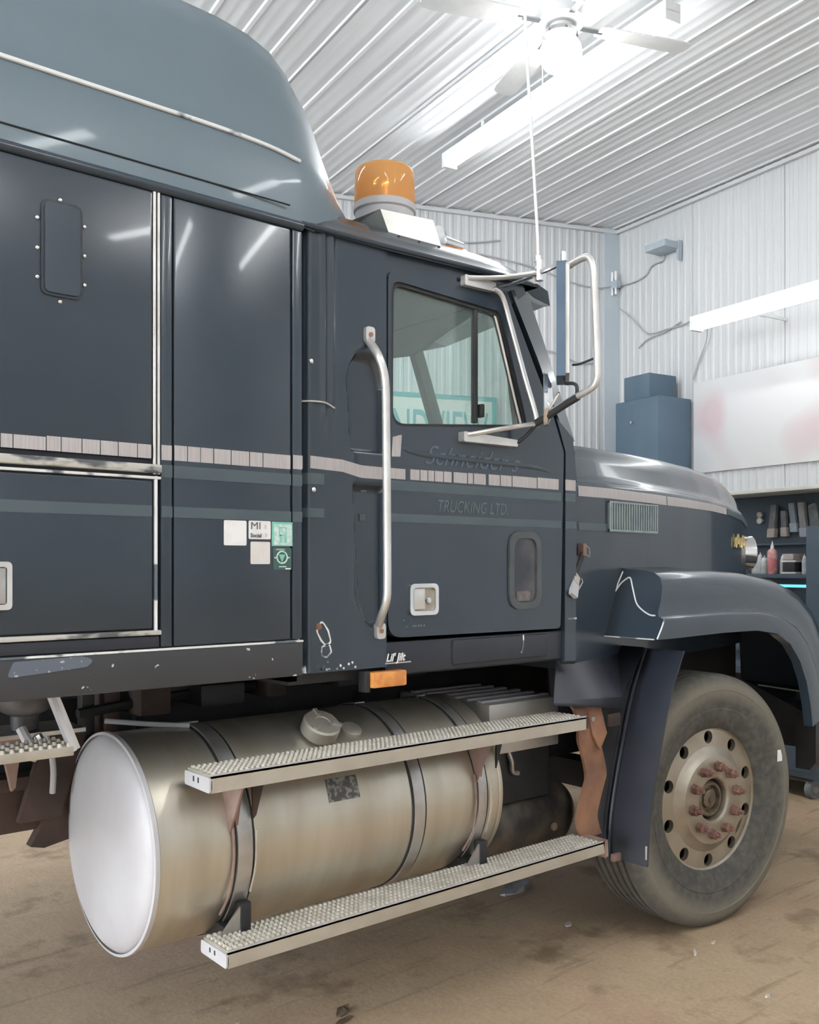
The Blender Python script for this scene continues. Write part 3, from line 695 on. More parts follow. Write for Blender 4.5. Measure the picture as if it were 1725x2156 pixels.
for yy in (2.85, 3.95):
    MB().bbox(1.62, 2.05, yy-.24, yy+.24, 1.45, 1.60, .04).build('seat', interior, T)
    MB().bbox(1.60, 1.72, yy-.24, yy+.24, 1.60, 1.93, .04).build('seat', interior, T)
MB().bbox(1.52, 2.70, far(YC)-.012, far(YC)+.0, 1.15, 1.258, .005).build('sill', paint_dull, T)
MB().bbox(1.507, 1.818, far(YC)-.04, far(YC), 1.178, 2.46, .01).build('quarter_panel', paint, T)
# sun visor over the windshield
for fn in (lambda x, y, z: (x, y, z), lambda x, y, z: (x, far(y), z)):
    MB().loft([[fn(*p) for p in q] for q in (
        [(2.52, 2.385, 2.505), (2.60, 2.375, 2.525), (2.655, 2.370, 2.505), (2.672, 2.375, 2.455), (2.60, 2.39, 2.475)],
        [(2.58, 2.52, 2.54), (2.68, 2.50, 2.565), (2.755, 2.49, 2.545), (2.775, 2.50, 2.495), (2.69, 2.52, 2.51)],
        [(2.86, 3.4, 2.60), (2.97, 3.4, 2.62), (3.06, 3.4, 2.60), (3.08, 3.4, 2.545), (2.98, 3.4, 2.56)])], True, True).build('sun_visor', paint, T, ang=40)

# --- grab handle
gh = MB().tube([(1.745, 2.276, 2.166), (1.738, 2.240, 2.138), (1.732, 2.208, 2.104), (1.740, 2.200, 2.072), (1.749, 2.200, 2.03), (1.752, 2.200, 1.95), (1.756, 2.2, 1.617), (1.757, 2.2, 1.44), (1.755, 2.202, 1.385), (1.764, 2.236, 1.338), (1.783, 2.274, 1.308)], .0125, 14, 5).build('grab_handle', satin, T, 'long pale tubular grab handle beside the door', ang=60)
for x, z in ((1.746, 2.184), (1.787, 1.290)):
    MB().prism(rounded(rect(x-.017, x+.017, z-.024, z+.024), .012), 2.266, 2.284).build('handle_foot', satin, gh)
    MB().cyl((x, 2.262, z), (x, 2.270, z), .007, n=10).build('bolt', rust, gh)

# --- amber side marker under the cab and a small decal above it
mk = MB().bbox(1.735, 1.755, YC-.002, YC+.035, 1.105, 1.170, .004).build('marker_light', black_m, T, 'amber side marker light under the cab')
MB().bbox(1.753, 1.885, YC-.018, YC+.03, 1.118, 1.166, .006).build('lens', amber, mk)
text('decal', "Lil' Jilt", .034, sticker_w, (1.815, YC-.0008, 1.194), T, shear=.3, sx=.9, label='small white script decal', bold=.0008)
MB().prism(rect(1.812, 1.915, 1.186, 1.190), YC-.001, YC+.002).build('decal', cable, T)

# --- hood
hX  = [2.775, 3.0, 3.3, 3.6, 3.9, 4.15, 4.35, 4.52, 4.64, 4.73, 4.79, 4.82]
hYS = [2.345, 2.355, 2.385, 2.425, 2.475, 2.53, 2.59, 2.66, 2.73, 2.81, 2.90, 2.98]
hZC = [1.812, 1.812, 1.808, 1.803, 1.795, 1.782, 1.765, 1.735, 1.70, 1.655, 1.60, 1.54]
hYC = [2.445, 2.48, 2.53, 2.575, 2.625, 2.67, 2.72, 2.77, 2.82, 2.88, 2.95, 3.02]
hZT = [1.965, 1.972, 1.975, 1.972, 1.963, 1.945, 1.918, 1.875, 1.82, 1.75, 1.67, 1.58]
def hood_sec(x):
    ys, zc, yc, zt = (interp(hX, h, x) for h in (hYS, hZC, hYC, hZT))
    hgt = zt-zc; w = yc-ys
    half = [(ys+.012, 1.10), (ys+.004, 1.30), (ys, 1.52), (ys+.001, zc-.08), (ys+.003, zc-.03), (ys+.008, zc-.008), (ys+.022, zc+.004),
            (ys+.30*w, zc+.06*hgt), (ys+.42*w, zc+.22*hgt), (ys+.55*w, zc+.52*hgt), (ys+.70*w, zc+.78*hgt), (ys+.88*w, zc+.94*hgt), (yc+.03, zt), (yc+.14, zt+.016), (yc+.3, zt+.028), (3.4, zt+.036)]
    return [Vector((x, y, z)) for y, z in half]
xs = sorted(set(hX+[2.775+i*(4.82-2.775)/30 for i in range(31)]))
hs = []
for x in xs:
    h_ = hood_sec(x); hs.append(h_+[Vector((p.x, far(p.y), p.z)) for p in reversed(h_[:-1])])
hb = MB().loft(hs); n_ = len(hs[0]); hb.f.append(list(range((len(hs)-1)*n_, len(hs)*n_)))
hood = hb.build('hood', paint, T, 'long sloping engine hood', ang=55)
# dark gap between cab and hood
MB().box(2.712, 2.79, YC+.075, far(YC)-.075, 1.10, 1.92).build('cowl_gap', seam_m, T)
# silver stripe and lower teal stripe on the hood, following its side
def hood_side_y(x): return interp(hX, hYS, x)
def hood_stripe(name, x0, x1, lo, hi, m, n=24):
    sec = []
    for i in range(n+1):
        x = x0+(x1-x0)*i/n; a, b = lo(x), hi(x); zc = interp(hX, hZC, x); ys = hood_side_y(x)
        yf = lambda z: interp([1.30, 1.52, zc-.08, zc-.03, zc-.008], [ys+.004, ys, ys+.001, ys+.003, ys+.008], z)
        sec.append([Vector((x-.0008, yf(a+(b-a)*k/3)-.0022, a+(b-a)*k/3)) for k in range(4)])
    MB().loft(sec).build(name, m, hood)
hood_stripe('silver_stripe_tape', 2.80, 3.45, lambda x: interp(hX, hZC, x)-.060, lambda x: interp(hX, hZC, x)-.020, stripe_s)
hood_stripe('silver_stripe_tape', 3.455, 4.10, lambda x: interp(hX, hZC, x)-.060+.012*(x-3.455), lambda x: interp(hX, hZC, x)-.020, stripe_s)
hood_stripe('silver_stripe_tape', 4.105, 4.70, lambda x: interp(hX, hZC, x)-.052, lambda x: interp(hX, hZC, x)-.022, stripe_t)
hood_stripe('teal_stripe', 2.80, 2.985, lambda x: 1.624, lambda x: 1.652, stripe_t, 6)
# louvred side vent on the hood
vent = empty('side_vent', (3.17, hood_side_y(3.17), 1.68), hood); tag(vent, 'pale louvred vent on the hood side')
yv = lambda x: hood_side_y(x)
ventm = mat('faded_vent_grey', (.30, .36, .36), .5, c2=(.24, .30, .31), scale=20)
v0, v1, w0, w1 = 2.985, 3.355, 1.622, 1.742
WL_v = Vector((3.17, hood_side_y(3.17), 1.68))
def vb(name, x0, x1, z0, z1, d0, d1, m):
    mb = MB()
    a0, a1 = yv(x0), yv(x1)
    mb.add([(x0,a0-d0,z0),(x1,a1-d0,z0),(x1,a1+d1,z0),(x0,a0+d1,z0),(x0,a0-d0,z1),(x1,a1-d0,z1),(x1,a1+d1,z1),(x0,a0+d1,z1)],
           [(0,3,2,1),(4,5,6,7),(0,1,5,4),(1,2,6,5),(2,3,7,6),(3,0,4,7)])
    return mb.build(name, m, vent)
vb('vent_back', v0+.004, v1-.004, w0+.004, w1-.004, .002, .004, seam_m)
vb('vent_frame', v0, v1, w0, w0+.009, .010, .003, ventm); vb('vent_frame', v0, v1, w1-.007, w1, .010, .003, ventm)
vb('vent_frame', v0, v0+.010, w0, w1, .010, .003, ventm); vb('vent_frame', v1-.010, v1, w0, w1, .010, .003, ventm)
for i in range(19):
    x = v0+.016+i*.0183; vb('louvre', x, x+.0085, w0+.008, w1-.006, .008, 0, ventm)
# hood hold-down strap
hl = MB().beam((2.800, 2.325, 1.535), (2.722, 2.300, 1.445), .020, .006, up=(0,1,0)).build('hood_strap', rubber, T, 'rubber hood hold-down strap with metal ends')
MB().bbox(2.792, 2.812, 2.315, 2.345, 1.525, 1.572, .004).build('strap_bracket', rust_pink, hl)
MB().tube([(2.804, 2.318, 1.565), (2.828, 2.318, 1.552), (2.828, 2.318, 1.522), (2.808, 2.318, 1.532)], .003, 6, 2).build('strap_hook', steel, hl)
lc = MB().beam((2.726, 2.292, 1.452), (2.700, 2.278, 1.425), .034, .012, up=(0,1,0)).build('strap_clasp', alu_step, hl)
MB().beam((2.703, 2.282, 1.425), (2.675, 2.266, 1.378), .036, .016, up=(0,1,0)).build('strap_handle', alu_end, hl)
MB().tube([(2.752, 2.295, 1.440), (2.758, 2.292, 1.428), (2.728, 2.286, 1.400)], .003, 6, 2).build('strap_hook', steel, hl)

# --- fender
fr_ = [(3.085, 1.475), (3.20, 1.478), (3.45, 1.478), (3.70, 1.465), (3.95, 1.435), (4.13, 1.385), (4.27, 1.305), (4.37, 1.19), (4.43, 1.05), (4.46, .90)]
fl_ = [(2.975, 1.212), (3.08, 1.212), (3.42, 1.218), (3.68, 1.216), (3.84, 1.196), (3.955, 1.142), (4.035, 1.065), (4.095, .965), (4.13, .86), (4.15, .76)]
fsec = []
for (xr, zr), (xl, zl) in zip(fr_, fl_):
    yi = interp(hX, hYS, xr)+.03
    P = []
    for w, y in ((-.03, yi), (0.0, yi-.06), (.02, 2.255), (.05, 2.205), (.12, 2.172), (.25, 2.152), (.45, 2.143), (.62, 2.143), (.68, 2.135), (.70, 2.118), (.74, 2.112), (1.0, 2.118), (1.0, 2.16), (.72, 2.18)):
        P.append(Vector((xr+(xl-xr)*w, y, zr+(zl-zr)*w)))
    fsec.append(P)
fd = MB().loft(fsec); fd.add(fsec[0][:12]+[Vector((fl_[0][0], fsec[0][0].y, fl_[0][1]))], [list(range(13))]); fd.f.append(list(range((len(fsec)-1)*len(fsec[0]), len(fsec)*len(fsec[0]))))
fender = fd.build('fender', paint, T, 'bulging front wheel fender with worn paint edges', ang=45)
# far-side fender: mirrored
fd2 = MB().loft([[Vector((p.x, far(p.y), p.z)) for p in q] for q in fsec]); fd2.build('fender', paint, T, ang=45)
# chipped outline on the rear face of the fender
CHIP = [(2.372, 1.37), (2.352, 1.41), (2.334, 1.43), (2.31, 1.441), (2.290, 1.41), (2.277, 1.388), (2.25, 1.345), (2.219, 1.321), (2.177, 1.302), (2.150, 1.300)]
EDGE = [(2.352, 1.465), (2.364, 1.396), (2.370, 1.303), (2.378, 1.215)]
def rear_face(y, z, d=.003): return (3.085-.418*(1.475-z)-d, y, z)
MB().tube([rear_face(y, z) for y, z in CHIP], .003, 6, 4).build('paint_chip_edge', worn_w, fender)
MB().tube([rear_face(y, z) for y, z in EDGE], .0028, 6, 3).build('paint_chip_edge', worn_w, fender)
MB().tube([(2.972, 2.36, 1.2125), (2.973, 2.22, 1.2125), (2.974, 2.13, 1.2125)], .0025, 6, 2).build('paint_chip_edge', worn_w, fender)
MB().tube([(2.975, 2.117, 1.215), (3.0, 2.112, 1.262), (3.012, 2.112, 1.29)], .003, 6, 3).build('paint_chip_edge', worn_w, fender)
# --- nose: headlight and gold emblem
hlp = Vector((4.55, 2.675, 1.555))
ax = Vector((.80, -.60, 0)).normalized(); sx2 = Vector((.60, .80, 0)); up2 = Vector((0,0,1))
fnh = lambda q, x, z: hlp+ax*q+sx2*x+up2*z
hd = MB().lathe([(-.06, .07), (.0, .085), (.015, .088), (.022, .08), (.016, .07)], fnh, 32).build('headlight', chrome, T, 'chrome headlight at the nose')
MB().lathe([(.014, .072), (.03, .05), (.036, 0)], fnh, 32).build('headlight_lens', white_m, hd)
for i, (dx_, dz) in enumerate(((0, 0), (.02, .018), (.045, .0), (.068, .012), (.09, -.008))):
    x = 4.20+dx_*1.9; y = hood_side_y(x)
    MB().tube([(x, y-.006, 1.60+dz-.02), (x+.012, y-.006, 1.625+dz), (x+.022, y-.004, 1.60+dz), (x+.014, y-.006, 1.575+dz)], .0045, 6, 3).build('emblem', gold, hood, 'gold script emblem' if i == 0 else None)

# --- front wheel (steered slightly outwards)
WC = Vector((3.50, 2.322, .52)); phi = math.radians(-6)
RZ = Matrix.Rotation(phi, 3, 'Z')
def wf(q, x, z): return WC+RZ @ Vector((x, -q, z))
wheel = empty('wheel', WC, T); tag(wheel, 'front wheel with dusty tire and aluminium rim')
tp = [(.100, .292), (.112, .305), (.128, .345), (.1335, .372), (.1345, .375), (.1325, .380), (.140, .425), (.1405, .452), (.1425, .455), (.1415, .462), (.137, .480), (.130, .497), (.121, .509), (.108, .5165)]
tread = [(.108, .5165)]
for gq in (.076, .038, 0, -.038, -.076):
    tread += [(gq+.007, .520), (gq+.0055, .508), (gq-.0055, .508), (gq-.007, .520)]
prof = tp+tread[1:]+[(-q, r) for q, r in reversed(tp)]
def tire_fn(fn): return MB().lathe(prof, fn, 96)
tire_fn(wf).build('tire', tire_m, wheel, 'dusty black tire', ang=28)
def rprof(r): return interp([.075, .100, .165, .180, .197, .218, .286, .293, .300, .309, .316, .318], [.118, .123, .123, .121, .106, .093, .090, .094, .101, .108, .106, .098], r)
rm = MB()
rm.lathe([(rprof(r), r) for r in (.286, .290, .293, .297, .300, .305, .309, .313, .316, .318)]+[(.08, .318)], wf, 100)
rm.lathe([(.06, .086), (.112, .086), (.118, .089), (.122, .094)]+[(rprof(r), r) for r in (.100, .13, .15, .165, .172, .180, .188, .197, .206, .218)], wf, 100)
rm.build('rim', rim_m, wheel, 'dull ten-hole aluminium rim', ang=30); rm = MB()
NS = 10; r0, r1 = .218, .286; hr = .0265; rc = .255
for k in range(NS):
    a0 = 2*PI*(k+.5)/NS-PI/NS; a1 = a0+2*PI/NS; am = (a0+a1)/2
    outer = [(a0+(a1-a0)*i/8, r0) for i in range(9)]+[(a1, r0+(r1-r0)*i/4) for i in range(1, 4)]+[(a1-(a1-a0)*i/8, r1) for i in range(9)]+[(a0, r1-(r1-r0)*i/4) for i in range(1, 4)]
    outer = [((a-am)*rc, r) for a, r in outer]
    inner = [(hr*math.cos(t*2*PI/24), rc+hr*math.sin(t*2*PI/24)) for t in range(24)]
    def fm(u, d, r, am=am):
        a = am+u/rc; q = rprof(max(r0, min(r1, r)))-d
        return wf(q, r*math.cos(a), r*math.sin(a))
    rm.ringpanel(outer, inner, 0, .022, fm, 24)
rm.build('rim_disc', rim_m, wheel, ang=30)
MB().lathe([(.03, .30), (.03, .06)], wf, 48).build('brake_drum', seam_m, wheel)
MB().lathe([(.04, .080), (.098, .074), (.104, .068), (.104, .058), (.086, .054), (.086, .040), (.100, .038), (.104, .030), (.104, .014), (.110, .012), (.112, 0)], wf, 40).build('hub', mat('greasy_hub', (.13, .105, .075), .45, .5, (.24, .19, .13), 30), wheel, 'greasy hub centre')
nutm = mat('rusty_nut', (.20, .105, .085), .7, .2, (.28, .15, .12), 60)
for k in range(10):
    a = 2*PI*(k+.28)/10; x, z = .138*math.cos(a), .138*math.sin(a)
    nb = MB(); hexp = [(.0195*math.cos(PI/3*i+a), .0195*math.sin(PI/3*i+a)) for i in range(6)]
    nb.loft([[wf(q, x+hx*s_, z+hz*s_) for hx, hz in hexp] for q, s_ in ((.122, 1.15), (.127, 1.15), (.129, 1), (.148, 1), (.152, .8))], True, True)
    nb.lathe([(.150, .010), (.170, .009), (.172, 0)], lambda q, u, v, x=x, z=z: wf(q, x+u, z+v), 10)
    nb.build('lug_nut', nutm, wheel)
MB().prism(rect(.40, .432, .115, .165), 0, .002, lambda x, y, z: wf(.139+y, x, z)).build('tire_patch', sticker_w, wheel, 'small white tag stuck to the sidewall')
# the other wheels of the truck
def plain_wheel(c, flip):
    fn = lambda q, x, z: Vector((c[0]+x, c[1]+(q if flip else -q), c[2]+z))
    w = empty('wheel', c, T)
    MB().lathe(prof, fn, 64).build('tire', tire_m, w, ang=28)
    MB().lathe([(.06, .0), (.104, .03), (.104, .07), (.122, .094), (.123, .165), (.093, .218), (.090, .286), (.108, .309), (.08, .318)], fn, 48).build('rim', rim_m, w)
plain_wheel((3.50, far(2.322), .52), True)
plain_wheel((-2.3, 2.42, .52), False); plain_wheel((-2.3, far(2.42), .52), True)

# --- fuel tank
TX0, TX1, TY, TZ, TR = 1.062, 2.352, 2.600, .708, .305
ft = lambda q, x, z: Vector((q, TY+x, TZ+z))
tank = MB().lathe([(TX0+.018, TR-.003), (TX0+.022, TR), (TX1-.022, TR), (TX1-.018, TR-.003)], ft, 96).build('fuel_tank', alu, T, 'large cylindrical aluminium fuel tank')
MB().lathe([(TX0-.022, 0), (TX0-.021, .12), (TX0-.016, .22), (TX0-.008, .270), (TX0+.002, .290), (TX0+.012, .300), (TX0+.02, .303)], ft, 96).build('tank_end', alu_end, tank, 'pale brushed dished tank end', ang=60)
MB().lathe([(TX0+.004, TR-.004), (TX0+.006, TR+.004), (TX0+.018, TR+.005), (TX0+.022, TR-.001)], ft, 96).build('rim_weld', alu_end, tank)
MB().lathe([(TX1+.02, 0), (TX1+.012, .22), (TX1-.005, .29), (TX1-.02, .303)], ft, 64).build('tank_end', alu, tank, ang=60)
MB().lathe([(TX1-.03, TR+.001), (TX1-.027, TR+.004), (TX1-.015, TR+.004), (TX1-.012, TR)], ft, 96).build('rim_weld', alu, tank)
def strap(x0, x1, a0=-268, a1=88):
    n = 72; rub = []; st_ = []
    for i in range(n+1):
        a = math.radians(a0+(a1-a0)*i/n)
        d = lambda r, x: Vector((x, TY+r*math.cos(a), TZ+r*math.sin(a)))
        rub.append([d(TR, x0), d(TR+.003, x0), d(TR+.003, x1), d(TR, x1)])
        st_.append([d(TR+.003, x0+.008), d(TR+.007, x0+.009), d(TR+.007, x1-.009), d(TR+.003, x1-.008)])
    s_ = MB().loft(st_, True, True).build('strap', steel, tank, ang=40)
    MB().loft(rub, True, True).build('strap_liner', rubber, s_, ang=40)
for a, b in ((1.298, 1.362), (1.934, 1.992), (2.212, 2.268)): strap(a, b)
# filler cap and a second small bung, on the upper front shoulder
an = math.radians(122); nd = Vector((0, math.cos(an), math.sin(an))); td = Vector((0, -math.sin(an), math.cos(an)))
def on_tank(x, r, a, e): return Vector((x, TY+(TR+r)*math.cos(a)+e[0], TZ+(TR+r)*math.sin(a)+e[1]))
def cap_fn(x0): return lambda q, u, v: Vector((x0+u, TY, TZ))+nd*(TR+q)+td*v
fc = MB().lathe([(-.03, .050), (.006, .050), (.008, .060), (.044, .060), (.050, .055), (.050, .026), (.047, .024), (.047, 0)], cap_fn(1.672), 40).build('filler_cap', alu_step, tank, 'round fuel filler cap')
for k in range(3):
    a = 2*PI*k/3+.5; f_ = cap_fn(1.675)
    c0 = f_(.050, .03*math.cos(a), .03*math.sin(a)); c1 = f_(.050, .058*math.cos(a), .058*math.sin(a))
    MB().beam(c0, c1, .012, .012, up=nd).build('cap_lug', alu_step, fc)
MB().lathe([(-.01, .034), (.005, .034), (.008, .026), (.006, .0)], cap_fn(1.80), 28).build('tank_bung', alu_step, tank)
# data plate
def tank_patch(x0, x1, a0, a1, r, m, name, label=None):
    sec = []
    for i in range(9):
        a = math.radians(a0+(a1-a0)*i/8)
        sec.append([Vector((x, TY+(TR+r)*math.cos(a), TZ+(TR+r)*math.sin(a))) for x in (x0, x1)])
    return MB().loft(sec).build(name, m, tank, label)
tank_patch(1.622, 1.735, 152, 165, .0015, mat('worn_data_plate', (.10, .10, .10), .5, .3, (.30, .29, .27), 60, .45, .58), 'data_plate', 'worn dark data plate')
# step brackets on the tank (primer coloured gussets) and rust streaks
def gusset(x, zt, flip=1):
    g_ = MB()
    g_.prism([(2.225, zt), (2.345, zt), (2.318, zt-.145), (2.300, zt-.15)], x, x+.006, lambda y, xx, z: (xx, y, z))
    g_.prism([(x, zt), (x+.045, zt), (x+.022, zt-.150)], 2.296, 2.301)
    return g_
gusset(1.285, .905).build('step_gusset', rust_pink, T, 'pinkish rusted bracket under the upper step')
MB().prism([(1.347, .905), (1.392, .905), (1.362, .80), (1.352, .79)], 2.285, 2.292).build('step_gusset', rust_dark, T)
gusset(2.215, .905).build('step_gusset', rust_pink, T)
MB().prism([(2.300, .905), (2.335, .905), (2.300, .80)], 2.285, 2.292).build('step_gusset', black_m, T)
for x0 in (1.292, 2.206):
    MB().tube([(x0, TY-.1-.205*math.cos(0), .79), (x0+.002, 2.288, .70), (x0-.004, 2.300, .60), (x0-.016, 2.335, .53)], .004, 6, 4).build('weld_drip', rust_pink, T)
    MB().tube([(x0+.072, 2.287, .76), (x0+.070, 2.289, .66), (x0+.062, 2.305, .585)], .0035, 6, 4).build('weld_drip', alu_step, T)
# lower mounts under the tank
for x0 in (1.30, 2.215):
    m_ = MB().prism([(x0-.045, .478), (x0+.03, .478), (x0+.045, .55), (x0+.02, .55)], 2.30, 2.308).build('step_mount', steel, T)
    MB().bbox(x0+.02, x0+.052, 2.296, 2.33, .475, .56, .003).build('step_mount', black_m, T)
    MB().beam((x0+.02, 2.33, .465), (x0+.02, 3.0, .50), .06, .05).build('tank_crossmember', black_m, T)
    MB().beam((x0+.02, 2.95, .45), (x0+.02, 2.95, 1.0), .06, .05, up=(1, 0, 0)).build('tank_crossmember', black_m, T)

# --- two steps with toothed treads
def running_step(x0, x1, zt, h, label):
    s_ = MB().box(x0, x1, 2.200, 2.206, zt-h, zt-.002)
    s_.box(x0, x1, 2.334, 2.340, zt-h, zt-.002); s_.box(x0, x1, 2.200, 2.340, zt-.008, zt-.003)
    s_.box(x0, x1, 2.206, 2.218, zt-h, zt-h+.004)
    st = s_.build('running_step', alu_step, T, label)
    MB().box(x0, x1, 2.200, 2.204, zt-.003, zt+.002).build('tread_lip', alu_end, st)
    for ya, yb in ((2.206, 2.247), (2.250, 2.291), (2.294, 2.335)):
        MB().box(x0+.002, x1, ya, yb, zt-.003, zt).build('tread_plank', alu_step, st)
    tm = MB(); nx = int((x1-x0-.02)/.0165)
    for i in range(nx):
        for j in range(6):
            cx_ = x0+.012+i*.0165; cy_ = 2.2165+j*.0217; r_ = .0058
            tm.add([(cx_-r_, cy_-r_, zt), (cx_+r_, cy_-r_, zt), (cx_+r_, cy_+r_, zt), (cx_-r_, cy_+r_, zt),
                    (cx_-r_*.5, cy_-r_*.5, zt+.006), (cx_+r_*.5, cy_-r_*.5, zt+.006), (cx_+r_*.5, cy_+r_*.5, zt+.006), (cx_-r_*.5, cy_+r_*.5, zt+.006)],
                   [(0,1,5,4),(1,2,6,5),(2,3,7,6),(3,0,4,7),(4,5,6,7)])
    tm.build('tread_teeth', tooth_m, st, 'rows of small grip teeth', kind='stuff')
    ep = MB().prism(rounded([(2.200, zt-h), (2.340, zt-h+.002), (2.340, zt-.006), (2.200, zt-.006)], .008, 3), x0-.005, x0+.002, lambda y, x, z: (x, y, z)).build('end_plate', alu_end, st, 'pale end plate with two slots')
    for yy in (2.262, 2.288):
        MB().box(x0-.006, x0-.004, yy-.003, yy+.003, zt-h+.018, zt-.014).build('slot', seam_m, ep)
    return st
running_step(1.178, 2.668, .948, .046, 'upper toothed aluminium step in front of the fuel tank')
running_step(1.226, 2.772, .482, .044, 'lower toothed aluminium step below the fuel tank')

# --- rusted S-shaped step hanger
def plate(pts, name, m, w=.12, label=None):
    """bent strip: pts are (x, y, z) of its left edge, width w along x"""
    sec = []; Q = []
    for i in range(len(pts)-1):
        p0, p1, p2, p3 = (Vector(pts[max(0, min(len(pts)-1, i+k))]) for k in (-1, 0, 1, 2))
        for k in range(4):
            t = k/4; Q.append(0.5*((2*p1)+(p2-p0)*t+(2*p0-5*p1+4*p2-p3)*t*t+(3*p1-p0-3*p2+p3)*t**3))
    Q.append(Vector(pts[-1]))
    for x, y, z in Q:
        sec.append([Vector((x, y, z)), Vector((x+w, y, z)), Vector((x+w, y+.012, z)), Vector((x, y+.012, z))])
    return MB().loft(sec, True, True).build(name, m, T, label)
plate([(2.700, 2.30, .972), (2.705, 2.285, .955), (2.730, 2.285, .90), (2.735, 2.29, .84), (2.770, 2.30, .78), (2.792, 2.30, .70), (2.780, 2.30, .66), (2.755, 2.30, .60), (2.738, 2.30, .545), (2.750, 2.30, .50), (2.765, 2.30, .47)], 'step_hanger', rust, .118, 'rusted bent step hanger')
MB().prism([(2.765, .975), (2.845, .965), (2.885, .855), (2.845, .795), (2.80, .86)], 2.278, 2.286).build('step_hanger', rust, T)
MB().bbox(2.650, 2.70, 2.215, 2.30, .900, .940, .003).build('hanger_stub', rust_dark, T)
MB().prism([(2.764, .485), (2.790, .485), (2.793, .425), (2.778, .420)], 2.200, 2.30).build('hanger_foot', rust_pink, T)
MB().cyl((2.80, 2.275, .915), (2.80, 2.29, .915), .010, n=8).build('bolt', steel, T)
MB().bbox(2.83, 2.94, 2.335, 2.35, .880, .960, .004).build('hanger_stub', rust_dark, T)

# --- aluminium battery box, and the black box below it
bx = MB().bbox(2.42, 2.795, 2.44, 2.95, .800, .985, .006).build('battery_box', mat('box_aluminium', (.66, .64, .60), .45, .6, (.56, .54, .50), 8), T, 'aluminium battery box with ribbed lid')
for i in range(6): MB().bbox(2.425, 2.79, 2.485+i*.075, 2.515+i*.075, .984, .994, .004).build('lid_rib', alu_end, bx)
MB().bbox(2.40, 2.79, 2.48, 2.95, .60, .796, .01).build('valve_box', black_m, T)
MB().tube([(2.55, 2.475, .80), (2.56, 2.465, .76), (2.57, 2.47, .72), (2.60, 2.47, .71)], .010, 8).build('fitting', steel, T)
# --- black air tank with a domed end
at = lambda q, x, z: Vector((q, 2.62+x, .50+z))
MB().lathe([(2.30, 0), (2.32, .09), (2.36, .135), (2.42, .150), (2.84, .150), (2.92, .140), (2.975, .105), (3.0, .05), (3.004, 0)], at, 48).build('air_tank', mat('dirty_black_tank', (.035, .033, .031), .40, 0, (.13, .105, .08), 9, .42, .7), T, 'dirty black air tank with a domed end', ang=60)
MB().cyl((2.80, 2.478, .475), (2.80, 2.464, .475), .016, n=10).build('drain_plug', rust_pink, T)

# --- splash shield and mud flap behind the wheel
sh = MB()
sh.add([(2.735, 2.40, 1.165), (3.10, 2.40, 1.165), (2.945, 2.262, .985), (2.56, 2.262, 1.005)], [(0, 1, 2, 3)])
sh.add([(2.56, 2.262, 1.005), (2.945, 2.262, .985), (2.945, 2.258, .945), (2.56, 2.258, .990)], [(0, 1, 2, 3)])
sh.add([(3.10, 2.40, 1.165), (3.10, 2.262, 1.165), (2.945, 2.262, .985)], [(0, 1, 2)])
sh.add([(2.70, 2.42, 1.20), (3.12, 2.42, 1.20), (3.10, 2.40, 1.165), (2.735, 2.40, 1.165)], [(0, 1, 2, 3)])
o = sh.build('splash_shield', paint_dull, T, 'sloped dusty splash shield under the cab', ang=20)
so = o.modifiers.new('thick', 'SOLIDIFY'); so.thickness = .006; so.offset = -1
MB().bbox(2.875, 2.943, 2.259, 2.27, .880, .928, .003).build('shield_edge', rust_dark, T)
fz = [1.158, 1.05, .93, .80, .66, .53, .43, .372]
fX = [3.165, 3.105, 3.055, 3.015, 2.975, 2.945, 2.935, 2.932]
def flap_sheet(y0, y1, dx):
    return [[Vector((x+dx, y0, z)), Vector((x+dx-.006, (y0+y1)/2, z)), Vector((x+dx, y1, z)), Vector((x+dx+.008, y1, z)), Vector((x+dx+.008, y0, z))] for x, z in zip(fX, fz)]
flap = MB().loft(flap_sheet(2.130, 2.318, 0), True, True).build('mud_flap', paint_dull, T, 'curved black mud flap hugging the tire', ang=40)
for yy in (2.300, 2.322):
    MB().tube([(x-.008, yy, z) for x, z in zip(fX, fz)], .007, 8, 2).build('flap_rib', paint_dull, flap)
MB().loft([[Vector((x-.02, 2.322, z)), Vector((x-.055, 2.42, z)), Vector((x-.045, 2.42, z)), Vector((x-.012, 2.322, z))] for x, z in zip(fX[1:], fz[1:])], True, True).build('inner_flap', black_m, flap)
MB().bbox(2.885, 2.935, 2.245, 2.262, .372, .40, .003).build('flap_clip', rust_pink, flap)
MB().bbox(2.925, 2.93, 2.128, 2.134, .40, .45, .001).build('flap_clip', stripe_s, flap)

# --- chassis
for yy in (3.0, far(3.0)):
    MB().bbox(-2.9, 4.55, yy-.04, yy+.04, .80, 1.07, .006).build('frame_rail', black_m, T)
for x in (-2.4, -.9, .5, 1.7): MB().bbox(x, x+.1, 3.0, far(3.0), .84, 1.02, .006).build('crossmember', black_m, T)
MB().bbox(2.9, 4.3, 2.95, far(2.95), .62, 1.30, .05).build('engine_block', black_m, T)
MB().bbox(1.5, 3.0, 3.08, far(3.08), .42, .98, .06).build('transmission', black_m, T)
MB().bbox(2.78, 2.98, 2.80, 2.96, .35, .95, .02).build('spring_hanger', black_m, T)
MB().beam((3.5, 2.45, .52), (3.5, far(2.45), .52), .12, .12).build('front_axle', black_m, T)
MB().beam((-2.3, 2.6, .52), (-2.3, far(2.6), .52), .2, .2).build('rear_axle', rust_dark, T)
MB().bbox(2.95, 4.35, 2.62, 2.64, .70, 1.12, .01).build('inner_splash', black_m, T)
